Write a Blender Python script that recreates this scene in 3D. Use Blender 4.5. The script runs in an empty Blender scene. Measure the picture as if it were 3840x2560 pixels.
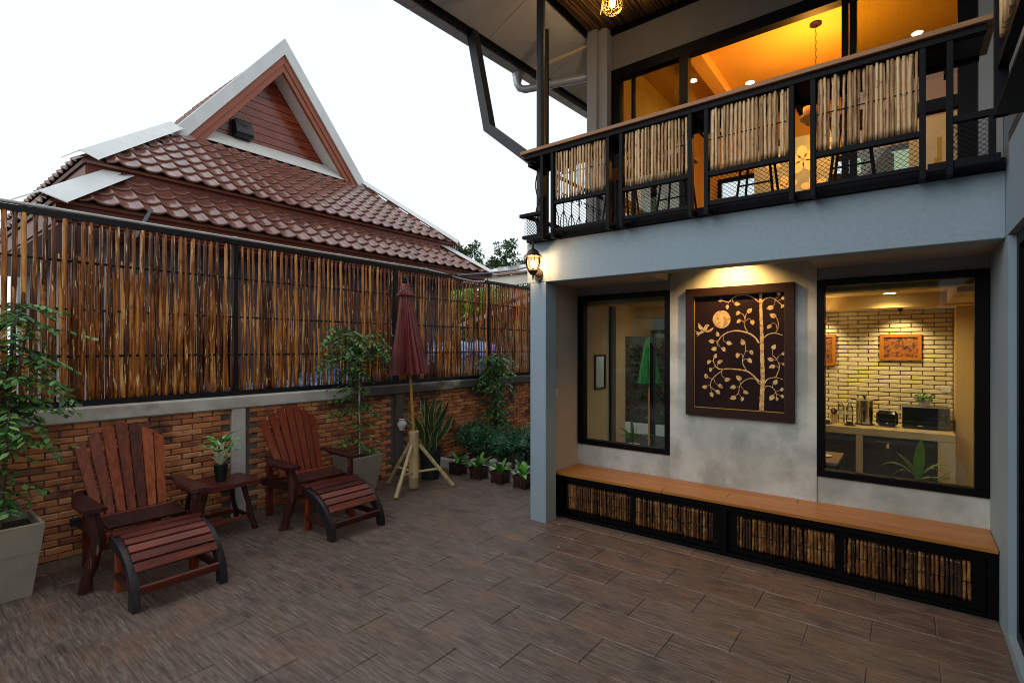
import bpy, math, random
from math import sin, cos, pi, radians as R
from mathutils import Vector as V, Matrix, noise as mnoise
random.seed(7)
rnd = random.uniform
C = bpy.context.scene.collection
S = bpy.context.scene

# ------------------------------------------------------------------ camera, sky, sun, exposure
cam = bpy.data.cameras.new('camera'); camo = bpy.data.objects.new('camera', cam); C.objects.link(camo)
camo.location = (0, 0, 1.7); camo.rotation_euler = (R(90), 0, math.atan2(.613, .790))
cam.lens = 36*1907/3840; cam.sensor_width = 36; cam.shift_y = 24/3840; cam.clip_start = .05; cam.clip_end = 500
S.camera = camo
W = bpy.data.worlds.new('World'); S.world = W; W.use_nodes = True
wt = W.node_tree; wt.nodes.clear()
wo = wt.nodes.new('ShaderNodeOutputWorld'); wb = wt.nodes.new('ShaderNodeBackground')
sk = wt.nodes.new('ShaderNodeTexSky'); sk.sky_type = 'NISHITA'; sk.sun_disc = False
sk.sun_elevation = R(28); sk.sun_rotation = R(200); sk.air_density = 1; sk.dust_density = 4; sk.ozone_density = 1
wm = wt.nodes.new('ShaderNodeMix'); wm.data_type = 'RGBA'; wm.inputs[0].default_value = .90
wm.inputs[7].default_value = (6.05, 6.5, 6.75, 1)          # the even cloud sheet
wt.links.new(sk.outputs[0], wm.inputs[6]); wt.links.new(wm.outputs[2], wb.inputs[0])
wb.inputs[1].default_value = .15; wt.links.new(wb.outputs[0], wo.inputs[0])
sun = bpy.data.lights.new('sun', 'SUN'); sun.energy = .5; sun.angle = R(40); sun.color = (1, .97, .93)
suno = bpy.data.objects.new('sun', sun); C.objects.link(suno); suno.rotation_euler = (R(62), 0, R(-20))
S.view_settings.view_transform = 'Standard'; S.view_settings.look = 'None'; S.view_settings.gamma = 1
S.view_settings.use_curve_mapping = False; S.view_settings.exposure = .22
S.render.engine = 'CYCLES'
S.cycles.max_bounces = 7; S.cycles.diffuse_bounces = 4; S.cycles.glossy_bounces = 3; S.cycles.transparent_max_bounces = 12
S.cycles.pixel_filter_type = 'BLACKMAN_HARRIS'; S.cycles.filter_width = 1.0; S.cycles.use_denoising = True; S.cycles.sample_clamp_indirect = 4; S.cycles.caustics_reflective = False; S.cycles.caustics_refractive = False

# ------------------------------------------------------------------ materials
def _ramp(nt, stops):
    r = nt.nodes.new('ShaderNodeValToRGB'); e = r.color_ramp.elements
    while len(e) < len(stops): e.new(.5)
    for i, (p, c) in enumerate(stops): e[i].position = p; e[i].color = (*c, 1)
    return r
def _math(nt, op, a, b=None, clamp=False):
    m = nt.nodes.new('ShaderNodeMath'); m.operation = op; m.use_clamp = clamp
    for i, x in ((0, a), (1, b)):
        if x is None: continue
        if isinstance(x, (int, float)): m.inputs[i].default_value = x
        else: nt.links.new(x, m.inputs[i])
    return m.outputs[0]
def mat(name, ramp, st=(1, 1, 1), ns=5, det=4, rough=.6, rr=.0, bump=.0, bd=.01, rand=0., patches=(), metal=0, coord='P', coat=0, spec=.5, dist=0):
    """ramp: colours over noise stretched by st; patches: (colour, stretch, scale, lo, hi, amount)"""
    m = bpy.data.materials.new(name); m.use_nodes = True; nt = m.node_tree; L = nt.links.new
    p = nt.nodes['Principled BSDF']
    geo = nt.nodes.new('ShaderNodeNewGeometry'); oi = nt.nodes.new('ShaderNodeObjectInfo')
    ran = _math(nt, 'FRACT', _math(nt, 'ADD', _math(nt, 'MULTIPLY', oi.outputs['Random'], 1.0), _math(nt, 'MULTIPLY', geo.outputs['Random Per Island'], 1.0)))
    if coord == 'P': src = geo.outputs['Position']
    else:
        tc = nt.nodes.new('ShaderNodeTexCoord')
        ad = nt.nodes.new('ShaderNodeVectorMath'); ad.operation = 'ADD'
        cx = nt.nodes.new('ShaderNodeCombineXYZ'); k = _math(nt, 'MULTIPLY', ran, 37.)
        L(k, cx.inputs[0]); L(k, cx.inputs[1]); L(k, cx.inputs[2])
        L(tc.outputs['Object'], ad.inputs[0]); L(cx.outputs[0], ad.inputs[1]); src = ad.outputs[0]
    def nz(st, sc, det=4, dist=0):
        mp = nt.nodes.new('ShaderNodeMapping'); mp.inputs['Scale'].default_value = st; L(src, mp.inputs[0])
        n = nt.nodes.new('ShaderNodeTexNoise'); n.inputs['Scale'].default_value = sc; n.inputs['Detail'].default_value = det
        n.inputs['Distortion'].default_value = dist; n.inputs['Roughness'].default_value = .6
        L(mp.outputs[0], n.inputs['Vector']); return n.outputs['Fac']
    n = nz(st, ns, det, dist)
    if len(ramp) == 1: ramp = [(.3, tuple(c*.93 for c in ramp[0])), (.7, tuple(min(1, c*1.06) for c in ramp[0]))]
    if not isinstance(ramp[0][1], (tuple, list)): ramp = [(.3+.4*i/(len(ramp)-1), c) for i, c in enumerate(ramp)]
    r = _ramp(nt, ramp); fac = n
    if rand: fac = _math(nt, 'ADD', n, _math(nt, 'MULTIPLY', _math(nt, 'SUBTRACT', ran, .5), rand))
    L(fac, r.inputs[0]); col = r.outputs[0]
    for (c2, s2, sc2, lo, hi, am, *bias) in patches:
        n2 = nz(s2, sc2, 5)
        for (ax, b0, b1, add) in bias:
            sx = nt.nodes.new('ShaderNodeSeparateXYZ'); L(geo.outputs['Position'], sx.inputs[0]); m2 = nt.nodes.new('ShaderNodeMapRange'); m2.interpolation_type = 'SMOOTHSTEP'
            m2.inputs[1].default_value = b0; m2.inputs[2].default_value = b1; m2.inputs[4].default_value = add; L(sx.outputs[ax], m2.inputs[0]); n2 = _math(nt, 'ADD', n2, m2.outputs[0])
        mr = nt.nodes.new('ShaderNodeMapRange')
        mr.inputs[1].default_value = lo; mr.inputs[2].default_value = hi; mr.inputs[4].default_value = am; L(n2, mr.inputs[0])
        mx = nt.nodes.new('ShaderNodeMix'); mx.data_type = 'RGBA'; L(mr.outputs[0], mx.inputs[0]); L(col, mx.inputs[6])
        mx.inputs[7].default_value = (*c2, 1); col = mx.outputs[2]
    L(col, p.inputs['Base Color'])
    if rr: L(_math(nt, 'ADD', rough-rr/2, _math(nt, 'MULTIPLY', n, rr)), p.inputs['Roughness'])
    else: p.inputs['Roughness'].default_value = rough
    p.inputs['Metallic'].default_value = metal; p.inputs['Specular IOR Level'].default_value = spec
    p.inputs['Coat Weight'].default_value = coat; p.inputs['Coat Roughness'].default_value = .15
    if bump:
        b = nt.nodes.new('ShaderNodeBump'); b.inputs['Strength'].default_value = bump; b.inputs['Distance'].default_value = bd
        L(n, b.inputs['Height']); L(b.outputs[0], p.inputs['Normal'])
    return m
def emis(name, c, s):
    m = bpy.data.materials.new(name); m.use_nodes = True; p = m.node_tree.nodes['Principled BSDF']
    p.inputs['Base Color'].default_value = (*c, 1); p.inputs['Emission Color'].default_value = (*c, 1); p.inputs['Emission Strength'].default_value = s
    return m
def glass(name, tint=(.9, .95, .94), ior=1.5, rough=0., mul=1.):
    m = bpy.data.materials.new(name); m.use_nodes = True; nt = m.node_tree; nt.nodes.clear()
    o = nt.nodes.new('ShaderNodeOutputMaterial'); x = nt.nodes.new('ShaderNodeMixShader'); t = nt.nodes.new('ShaderNodeBsdfTransparent')
    g = nt.nodes.new('ShaderNodeBsdfGlossy'); f = nt.nodes.new('ShaderNodeFresnel'); f.inputs[0].default_value = ior
    t.inputs[0].default_value = (*tint, 1); g.inputs['Roughness'].default_value = rough; L = nt.links.new
    L(_math(nt, 'MULTIPLY', f.outputs[0], mul, True), x.inputs[0]); L(t.outputs[0], x.inputs[1]); L(g.outputs[0], x.inputs[2]); L(x.outputs[0], o.inputs[0])
    return m
def leafmat(name, ramp, rough=.36, rand=.8, ns=9):
    m = mat(name, ramp, ns=ns, rough=rough, rand=rand, coord='O', spec=.6)
    nt = m.node_tree; p = nt.nodes['Principled BSDF']; o = nt.nodes['Material Output']
    tr = nt.nodes.new('ShaderNodeBsdfTranslucent'); x = nt.nodes.new('ShaderNodeMixShader'); x.inputs[0].default_value = .22
    nt.links.new(p.inputs['Base Color'].links[0].from_socket, tr.inputs[0])
    nt.links.new(p.outputs[0], x.inputs[1]); nt.links.new(tr.outputs[0], x.inputs[2]); nt.links.new(x.outputs[0], o.inputs[0])
    return m
Mt = {}
PAINT = (.265, .36, .435)
Mt['paint'] = mat('blue_grey_paint', [PAINT], ns=1.2, rough=.75, bump=.25, bd=.004, patches=[((.22, .30, .36), (1, 1, .4), 2.2, .55, .8, .35)])
Mt['paint_rough'] = mat('blue_grey_render', [PAINT], ns=38, det=6, rough=.8, bump=.35, bd=.004, patches=[((.22, .30, .37), (1, 1, .5), 1.6, .5, .8, .4)])
Mt['warmpaint'] = mat('beige_paint', [(.42, .38, .33)], ns=2, rough=.8)
Mt['greypaint'] = mat('grey_paint', [(.30, .31, .32)], ns=2, rough=.8)
Mt['upgrey'] = mat('dark_taupe_paint', [(.15, .145, .14)], ns=2, rough=.85)
Mt['darkpaint'] = mat('dark_grey_paint', [(.05, .05, .05)], ns=2, rough=.8)
Mt['concrete'] = mat('polished_concrete', [(.32, .35, .33), (.52, .55, .53), (.66, .69, .67)], ns=1.5, det=9, rough=.5, rr=.2, bump=.08, dist=.35,
    patches=[((.25, .28, .25), (1, 1, .8), 3.4, .50, .66, .6), ((.60, .62, .62), (1, 1, 3), 3.1, .6, .75, .4)])
Mt['coping'] = mat('weathered_concrete', [(.36, .33, .28), (.56, .53, .48), (.68, .66, .62)], ns=2.5, det=8, rough=.85, bump=.3, bd=.01,
    patches=[((.040, .034, .028), (.3, .45, .9), 1.9, .56, .70, .90, (1, 3.5, 4.4, .26)), ((.5, .49, .47), (.3, 1, 1), 2.3, .62, .75, .6)])
Mt['mortar'] = mat('mortar', [(.10, .08, .062), (.19, .155, .12)], ns=14, det=6, rough=.95, bump=.5, bd=.01, patches=[((.03, .027, .024), (1, 1, 1), 1.3, .5, .68, .8)])
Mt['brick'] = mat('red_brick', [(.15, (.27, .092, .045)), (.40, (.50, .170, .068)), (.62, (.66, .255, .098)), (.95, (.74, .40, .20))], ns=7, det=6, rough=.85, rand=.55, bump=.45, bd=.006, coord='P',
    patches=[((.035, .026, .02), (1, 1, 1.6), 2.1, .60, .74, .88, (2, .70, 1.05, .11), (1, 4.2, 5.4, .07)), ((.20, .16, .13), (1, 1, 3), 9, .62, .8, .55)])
Mt['whitebrick'] = mat('white_painted_brick', [(.60, .51, .34), (.72, .62, .43)], ns=12, det=5, rough=.6, bump=.4, bd=.006, rand=.3)
Mt['whitemortar'] = mat('brick_joint', [(.24, .19, .13)], ns=12, rough=.9)
Mt['tile'] = mat('stamped_floor_tile', [(.22, (.046, .033, .028)), (.42, (.108, .074, .058)), (.56, (.168, .122, .100)), (.78, (.245, .205, .188))], st=(2.4, 30, 1), ns=2.2, det=9, rough=.45, rr=.3, rand=.06, bump=.8, bd=.007, dist=.7,
    patches=[((.24, .125, .075), (1, 2, 1), 2.4, .50, .70, .5), ((.36, .37, .40), (3.2, 46, 1), 2.6, .60, .70, .55), ((.044, .036, .040), (2, 3, 1), 1.7, .53, .70, .65)])
Mt['grout'] = mat('floor_joint', [(.20, .17, .155)], ns=20, rough=.9)
Mt['steel'] = mat('black_painted_steel', [(.004, .005, .008)], ns=4, rough=.55, rand=.1, spec=.12)
Mt['blacksteel'] = mat('black_aluminium', [(.002, .002, .003)], ns=4, rough=.45, spec=.12)
Mt['greysteel'] = mat('charcoal_steel', [(.020, .024, .029)], ns=5, rough=.5, spec=.35)
Mt['galv'] = mat('galvanised_sheet', [(.42, .46, .50), (.62, .66, .70)], st=(1, 1, 1), ns=6, rough=.35, metal=.4)
Mt['rod'] = mat('dark_rod', [(.006, .007, .010)], ns=5, rough=.5, spec=.3)
BAM = [(.14, (.018, .005, .002)), (.38, (.13, .034, .007)), (.58, (.42, .130, .018)), (.84, (.85, .42, .11))]
Mt['bamboo'] = mat('varnished_bamboo', BAM, st=(9, 9, .8), ns=3, det=6, rough=.30, rr=.25, rand=.46, bump=.25, bd=.004, coord='O', coat=.18, spec=.35,
    patches=[((.012, .006, .004), (3, 3, 2.2), 2.3, .60, .72, .85), ((.88, .62, .30), (38, 38, 2.6), 1.6, .60, .63, .9)])  # pale streaks: peeled skin, plus highlights painted into the colour
Mt['bamboo_dark'] = mat('varnished_bamboo_slat', [(.2, (.010, .004, .002)), (.45, (.06, .022, .006)), (.65, (.19, .080, .020)), (.9, (.42, .24, .08))], st=(10, 10, 1), ns=4, det=6, rough=.35, rand=.5, bump=.25, bd=.004, coord='O', coat=.3,
    patches=[((.01, .006, .004), (4, 4, 2.5), 3, .58, .7, .8), ((.55, .45, .28), (40, 40, 6), 2, .65, .67, .9)])
Mt['bamboo_pale'] = mat('dry_bamboo_slat', [(.12, (.24, .12, .05)), (.38, (.52, .32, .15)), (.66, (.72, .50, .27)), (.95, (.80, .62, .38))], st=(12, 12, .9), ns=4, det=6, rough=.65, rand=.6, bump=.35, bd=.004, coord='O',
    patches=[((.09, .055, .04), (5, 5, 3), 3, .58, .72, .8)])
Mt['bamboo_ceiling'] = mat('ceiling_bamboo', [(.2, (.05, .025, .010)), (.5, (.22, .12, .045)), (.8, (.42, .26, .11))], st=(12, 1, 12), ns=4, det=5, rough=.55, rand=.5, bump=.3, bd=.004, coord='O')
Mt['bamboo_green'] = mat('green_gold_bamboo', [(.25, (.34, .27, .13)), (.5, (.54, .42, .22)), (.8, (.70, .54, .30))], st=(8, 8, 1), ns=3, det=5, rough=.35, bump=.1, bd=.004, coord='O', patches=[((.45, .24, .06), (4, 4, 2), 2.4, .55, .7, .6), ((.10, .06, .02), (14, 14, 3), 3, .68, .71, .8)])
Mt['bamboo_amber'] = mat('amber_bamboo', [(.25, (.36, .17, .035)), (.7, (.55, .30, .07))], st=(8, 8, 1), ns=3, rough=.35, coord='O')
def wood(name, stops, st, rand=.3, rough=.42, coat=.05, patches=()):
    return mat(name, stops, st=st, ns=3, det=7, rough=rough, rr=.2, rand=rand, bump=.15, bd=.004, coord='O', coat=coat, dist=.5, patches=patches, spec=.32)
RW = [(.12, (.034, .006, .003)), (.38, (.12, .020, .008)), (.60, (.25, .048, .014)), (.90, (.42, .115, .034))]
DW = [(.2, (.016, .005, .005)), (.5, (.048, .013, .011)), (.8, (.095, .028, .020))]
Mt['redwood_z'] = wood('red_hardwood_upright', RW, (9, 14, 1), rand=.5)
Mt['redwood_y'] = wood('red_hardwood_cross', RW, (14, 1, 14), rand=.5)
Mt['stoolwood'] = wood('dark_plum_hardwood', [(.2, (.034, .006, .006)), (.5, (.095, .018, .013)), (.85, (.24, .055, .028))], (14, 1, 14), rand=.5, coat=.1)
Mt['redwood_x'] = wood('red_hardwood_long', DW, (1.2, 14, 14), rand=.3)
Mt['log'] = wood('peeled_log', DW, (7, 7, 1.3), rand=.2, patches=[((.33, .20, .13), (12, 12, 2), 2, .60, .68, .8)])
Mt['darkrail'] = wood('dark_weathered_rail', [(.2, (.008, .006, .007)), (.5, (.020, .018, .023)), (.85, (.055, .034, .030))], (3, 8, 3), rand=.2, rough=.4)
Mt['teak'] = mat('oiled_teak', [(.25, (.25, .09, .014)), (.5, (.36, .14, .022)), (.75, (.45, .20, .040))], st=(.8, 16, 9), ns=3, det=6, rough=.38, rr=.1, rand=.15, bump=.05, coord='O', coat=.1)
Mt['railwood'] = mat('hand_rail_timber', [(.25, (.20, .085, .03)), (.7, (.36, .17, .065))], st=(1, 14, 9), ns=3, det=6, rough=.5, coord='P')
Mt['rooftile'] = mat('brown_metal_tile', [(.2, (.135, .050, .036)), (.5, (.19, .073, .052)), (.85, (.25, .105, .078))], ns=2.5, det=4, rough=.15, rr=.15, rand=.25, coat=.4,
    patches=[((.17, .11, .05), (1, 1, 1), 1.7, .60, .75, .45)])
Mt['flash'] = mat('white_metal_flashing', [(.62, .63, .62), (.74, .76, .77)], ns=2.5, det=5, rough=.35, patches=[((.55, .52, .45), (1, 1, 1), 3, .55, .8, .4)])
Mt['cream'] = mat('cream_paint', [(.62, .60, .55), (.72, .71, .67)], ns=2.5, det=6, rough=.6, patches=[((.50, .45, .36), (1, 1, 2), 4, .58, .75, .35)])
Mt['fascia'] = mat('red_brown_fascia', [(.10, .016, .007), (.17, .030, .012)], st=(1, 1, 6), ns=3, det=5, rough=.45, rr=.1)
Mt['plank'] = mat('red_gable_plank', [(.2, (.07, .008, .003)), (.5, (.23, .032, .009)), (.85, (.46, .10, .028))], st=(1, 1.5, 16), ns=3, det=7, rough=.25, rr=.25, rand=.2, bump=.2, bd=.004, coat=.2)
Mt['bargewood'] = mat('terracotta_bargeboard', [(.28, .075, .035), (.34, .095, .048)], ns=4, rough=.55)
Mt['housewall'] = mat('lilac_grey_wall', [(.13, .125, .15), (.18, .17, .20)], ns=2, det=5, rough=.8)
Mt['pot'] = mat('grey_brown_planter', [(.26, .22, .165), (.34, .29, .22)], ns=5, det=5, rough=.6, bump=.1)
Mt['soil'] = mat('soil', [(.018, .012, .008), (.06, .04, .028)], ns=30, det=6, rough=1, bump=.8, bd=.02)
Mt['potblack'] = mat('black_plastic', [(.010, .011, .013)], ns=4, rough=.35)
Mt['potdark'] = mat('dark_green_plastic', [(.010, .020, .024)], ns=4, rough=.4)
Mt['potbrown'] = mat('brown_plastic_planter', [(.030, .013, .011), (.045, .020, .017)], ns=6, rough=.5)
Mt['bark'] = mat('bark', [(.05, .033, .022), (.13, .09, .06)], st=(3, 3, 1), ns=12, det=6, rough=.9, bump=.6, bd=.01)
Mt['leaf'] = leafmat('small_leaf', [(.15, (.035, .115, .028)), (.5, (.075, .225, .05)), (.75, (.15, .34, .09)), (.98, (.30, .45, .16))])
Mt['leaf_young'] = leafmat('young_leaf', [(.2, (.06, .17, .03)), (.6, (.13, .31, .05)), (.95, (.27, .42, .08))])
Mt['leaf_hedge'] = leafmat('hedge_leaf', [(.2, (.012, .065, .030)), (.6, (.03, .15, .065)), (.95, (.10, .29, .12))])
Mt['leaf_far'] = leafmat('far_leaf', [(.2, (.030, .070, .025)), (.6, (.07, .14, .045)), (.95, (.14, .21, .08))])
Mt['leaf_lime'] = leafmat('lime_leaf', [(.2, (.10, .22, .02)), (.6, (.25, .44, .05)), (.9, (.65, .65, .15))])
Mt['fern'] = leafmat('fern_leaf', [(.2, (.03, .14, .02)), (.6, (.08, .30, .04)), (.95, (.24, .52, .09))], rough=.3)
Mt['snake'] = mat('snake_plant_leaf', [(.35, (.012, .03, .018)), (.5, (.03, .07, .035)), (.65, (.06, .11, .05))], st=(1, 1, 14), ns=4, rough=.35, coord='O', dist=1)
Mt['snake_edge'] = mat('snake_leaf_edge', [(.36, .36, .10)], ns=9, rough=.4)
Mt['croton'] = leafmat('croton_leaf', [(.2, (.05, .09, .02)), (.5, (.30, .07, .02)), (.9, (.45, .12, .03))])
Mt['aglao'] = mat('mottled_leaf', [(.42, (.03, .20, .03)), (.50, (.10, .45, .06)), (.58, (.50, .78, .36))], st=(1, 1, 1), ns=34, det=3, rough=.35, coord='O')
Mt['palestem'] = mat('pale_stem', [(.55, .62, .42)], ns=9, rough=.5)
Mt['maroon'] = mat('maroon_cloth', [(.13, .024, .026), (.20, .042, .044)], st=(1, 1, .5), ns=9, det=6, rough=.55, bump=.15, bd=.003, patches=[((.16, .05, .05), (8, 8, 1), 3, .6, .72, .5)])
Mt['vase'] = mat('pale_ceramic', [(.80, .80, .75)], ns=14, rough=.45, bump=.3)
Mt['pvc'] = mat('grey_conduit', [(.40, .40, .38), (.52, .52, .50)], ns=5, rough=.45)
Mt['frame'] = mat('dark_brown_picture_frame', [(.014, .005, .003), (.024, .008, .005)], st=(1, 1, 8), ns=10, rough=.5, spec=.25)
Mt['canvas'] = mat('dark_canvas', [(.010, .005, .008), (.020, .009, .010)], ns=7, det=6, rough=.7, spec=.12)
Mt['gold'] = mat('aged_gold_leaf', [(.32, (.16, .06, .03)), (.42, (.42, .25, .10)), (.55, (.60, .45, .19)), (.8, (.68, .54, .26))], ns=30, det=7, rough=.45, patches=[((.10, .03, .02), (1, 1, 1), 34, .62, .70, .8)])
Mt['giltline'] = mat('gilt_fillet', [(.62, .38, .08)], ns=9, rough=.35, metal=.4)
Mt['bronze'] = mat('dark_bronze', [(.055, .040, .028), (.10, .07, .045)], ns=12, rough=.4, metal=.7)
Mt['soffit'] = mat('soffit_board', [(.66, .67, .66), (.74, .74, .73)], ns=1.5, det=4, rough=.7)
Mt['stonew'] = mat('pale_stone', [(.20, .19, .18), (.42, .41, .40)], ns=7, rough=.85, rand=.5)
Mt['tarp'] = mat('blue_tarpaulin', [(.3, (.02, .11, .42)), (.5, (.06, .24, .66)), (.66, (.45, .60, .80))], st=(2, 6, 9), ns=1.6, det=4, rough=.3)
Mt['roomwall'] = mat('room_wall', [(.60, .41, .17)], ns=2, rough=.8)
Mt['roomceil'] = mat('room_ceiling', [(.66, .46, .20)], ns=2, rough=.8)
Mt['upceil'] = mat('yellow_ceiling_paint', [(.66, .40, .10)], ns=2, rough=.8)
Mt['upwall'] = mat('ochre_wall_paint', [(.58, .40, .16)], ns=2, rough=.8)
Mt['intfloor'] = mat('inside_floor', [(.20, .13, .08)], ns=4, rough=.4)
Mt['stonetop'] = mat('cement_counter', [(.50, .37, .18), (.62, .47, .25)], ns=6, det=7, rough=.5, patches=[((.30, .24, .15), (1, 1, 1), 7, .56, .66, .5)])
Mt['cabinet'] = mat('dark_cabinet', [(.020, .013, .009), (.032, .022, .015)], st=(8, 8, 1), ns=6, rough=.5)
Mt['chrome'] = mat('brushed_steel', [(.55, .52, .47)], ns=9, rough=.22, metal=1)
Mt['glossblack'] = mat('gloss_black', [(.006, .006, .007)], ns=9, rough=.12)
Mt['greyplastic'] = mat('grey_appliance', [(.10, .095, .09)], ns=9, rough=.4)
Mt['white'] = mat('white_plain', [(.62, .60, .55)], ns=9, rough=.6)
Mt['mural'] = mat('mural_ground', [(.20, .28, .33), (.40, .46, .48)], ns=2.5, rough=.7)
Mt['petal'] = mat('cream_petal', [(.70, .60, .42), (.80, .72, .58)], ns=6, rough=.7)
Mt['portrait'] = mat('warm_floral_print', [(.36, (.03, .012, .006)), (.46, (.17, .045, .010)), (.56, (.36, .12, .02)), (.66, (.12, .07, .02))], ns=22, det=4, rough=.5, dist=1.5)
Mt['goldframe'] = mat('amber_picture_frame', [(.42, .14, .015)], ns=9, rough=.35)
Mt['greencloth'] = mat('green_umbrella_cloth', [(.006, .09, .018), (.03, .36, .07)], st=(6, 6, 1), ns=5, rough=.6)
Mt['cloth'] = mat('brown_placemat', [(.24, .13, .07)], ns=9, rough=.7)
Mt['glass'] = glass('window_glass'); Mt['lampglass'] = glass('lantern_glass', (1, .93, .8), 1.3)
Mt['glass_up'] = glass('upper_window_glass', (.62, .66, .50), 1.5); Mt['glass_dark'] = glass('door_glass', (.35, .35, .35), 1.5)
Mt['bottle'] = glass('bottle_plastic', (.85, .9, .9), 1.5, .05, 2.5)
Mt['yellow'] = mat('yellow_sticker', [(.75, .62, .02)], ns=9, rough=.5)
Mt['asphalt'] = mat('ground_soil', [(.20, .19, .17), (.28, .26, .23)], ns=2, rough=.95)
Mt['bulb'] = emis('warm_bulb', (1, .72, .36), 28); Mt['downlight'] = emis('downlight_glow', (1, .80, .45), 22)
Mt['orange'] = mat('rattan', [(.55, .30, .08)], ns=9, rough=.5)

# ------------------------------------------------------------------ mesh helpers
WL = {}                                                    # world location of every thing
class MB:
    def __init__(s): s.v = []; s.f = []
    def add(s, vs, fs):
        o = len(s.v); s.v += [tuple(p) for p in vs]; s.f += [tuple(i+o for i in f) for f in fs]; return s
    def box(s, x0, x1, y0, y1, z0, z1, ch=0):
        x0, x1 = min(x0, x1), max(x0, x1); y0, y1 = min(y0, y1), max(y0, y1); z0, z1 = min(z0, z1), max(z0, z1)
        return s.obox(V(((x0+x1)/2, (y0+y1)/2, (z0+z1)/2)), (x1-x0, y1-y0, z1-z0), ch=ch)
    def obox(s, c, size, rot=None, ch=0):
        """box of size about c, turned by rot; ch chamfers all edges"""
        c = V(c); hx, hy, hz = (k/2 for k in size)
        if ch <= 0:
            P = [V((x*hx, y*hy, z*hz)) for z in (-1, 1) for y in (-1, 1) for x in (-1, 1)]
            F = [(0, 2, 3, 1), (4, 5, 7, 6), (0, 1, 5, 4), (2, 6, 7, 3), (0, 4, 6, 2), (1, 3, 7, 5)]
        else:
            ch = min(ch, hx*.45, hy*.45, hz*.45); P = []; ix = {}
            for z in (-1, 1):
                for y in (-1, 1):
                    for x in (-1, 1):
                        for a in range(3):
                            q = [x*(hx-ch), y*(hy-ch), z*(hz-ch)]; q[a] = (x*hx, y*hy, z*hz)[a]
                            ix[(x, y, z, a)] = len(P); P.append(V(q))
            F = []
            for a in range(3):
                b, d = (a+1) % 3, (a+2) % 3
                for sg in (-1, 1):
                    q = []
                    for sb, sd in ((-1, -1), (1, -1), (1, 1), (-1, 1)):
                        k = [0, 0, 0]; k[a] = sg; k[b] = sb; k[d] = sd; q.append(ix[(*k, a)])
                    F.append(tuple(q if sg > 0 else q[::-1]))
                for sb in (-1, 1):
                    for sd in (-1, 1):
                        k0 = [0, 0, 0]; k0[a] = -1; k0[b] = sb; k0[d] = sd; k1 = list(k0); k1[a] = 1
                        F.append((ix[(*k0, b)], ix[(*k1, b)], ix[(*k1, d)], ix[(*k0, d)]))
            for x in (-1, 1):
                for y in (-1, 1):
                    for z in (-1, 1): F.append((ix[(x, y, z, 0)], ix[(x, y, z, 1)], ix[(x, y, z, 2)]))
        if rot is not None: P = [rot @ p for p in P]
        return s.add([p+c for p in P], F)
    def beam(s, a, b, w, h, up=(0, 0, 1), ch=0):
        a = V(a); b = V(b); d = (b-a); L = d.length; d.normalize(); sd = d.cross(V(up))
        if sd.length < 1e-4: sd = d.cross(V((1, 0, 0)))
        sd.normalize(); u = sd.cross(d); rot = Matrix((d, sd, u)).transposed()
        return s.obox((a+b)/2, (L, w, h), rot, ch)
    def tube(s, pts, rad, n=8, caps=True, tw=0, star=None):
        pts = [V(p) for p in pts]; rad = rad if isinstance(rad, (list, tuple)) else [rad]*len(pts); rings = []
        u = None
        for i, p in enumerate(pts):
            d = (pts[min(i+1, len(pts)-1)]-pts[max(i-1, 0)])
            d = d.normalized() if d.length > 1e-9 else V((0, 0, 1))
            if u is None: u = d.orthogonal().normalized() if abs(d.z) < .99 else (V((1, 0, 0))-d*d.x).normalized()
            else: u = (u-d*u.dot(d)).normalized()
            w = d.cross(u); r = rad[i]
            rings.append([p+(u*cos(2*pi*k/n+tw*i)+w*sin(2*pi*k/n+tw*i))*r*(1 if star is None else (1 if k % 2 else star)) for k in range(n)])
        vs = [q for r in rings for q in r]; fs = []
        for i in range(len(rings)-1):
            for k in range(n):
                a = i*n+k; b = i*n+(k+1) % n; fs.append((a, b, b+n, a+n))
        if caps: fs += [tuple(range(n))[::-1], tuple((len(rings)-1)*n+k for k in range(n))]
        return s.add(vs, fs)
    def lathe(s, prof, c=(0, 0, 0), n=20, sx=1, sy=1):
        c = V(c); vs = []; fs = []
        for (r, z) in prof: vs += [c+V((cos(2*pi*k/n)*r*sx, sin(2*pi*k/n)*r*sy, z)) for k in range(n)]
        for i in range(len(prof)-1):
            for k in range(n):
                a = i*n+k; b = i*n+(k+1) % n; fs.append((a, b, b+n, a+n))
        fs += [tuple(range(n))[::-1], tuple((len(prof)-1)*n+k for k in range(n))]
        return s.add(vs, fs)
    def prism(s, poly, d):
        """polygon (3-D points) extruded by vector d"""
        poly = [V(p) for p in poly]; d = V(d); n = len(poly)
        nm = V((0, 0, 0))
        for i in range(n): nm += poly[i].cross(poly[(i+1) % n])
        if nm.dot(d) > 0: poly = poly[::-1]
        return s.add(poly+[p+d for p in poly], [tuple(range(n)), tuple(range(n, 2*n))[::-1]]+[((i+1) % n, i, i+n, (i+1) % n+n) for i in range(n)])
    def quad(s, *p): return s.add(p, [tuple(range(len(p)))])
    def leaf(s, base, d, n, L, w, fold=.15, curl=.0):
        d = V(d).normalized(); n = V(n); sd = d.cross(n)
        if sd.length < 1e-3: sd = d.orthogonal()
        sd.normalize(); n = sd.cross(d); b = V(base)
        m1 = b+d*L*.35-n*w*fold; m2 = b+d*L*.7-n*(w*fold*.6+curl*L*.3)
        return s.add([b, m1+sd*w*.5+n*w*fold, m1, m1-sd*w*.5+n*w*fold, m2+sd*w*.36+n*w*fold*.6, m2-sd*w*.36+n*w*fold*.6, b+d*L-n*curl*L],
                     [(0, 1, 2), (0, 2, 3), (1, 4, 6, 2), (2, 6, 5, 3)])
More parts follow.
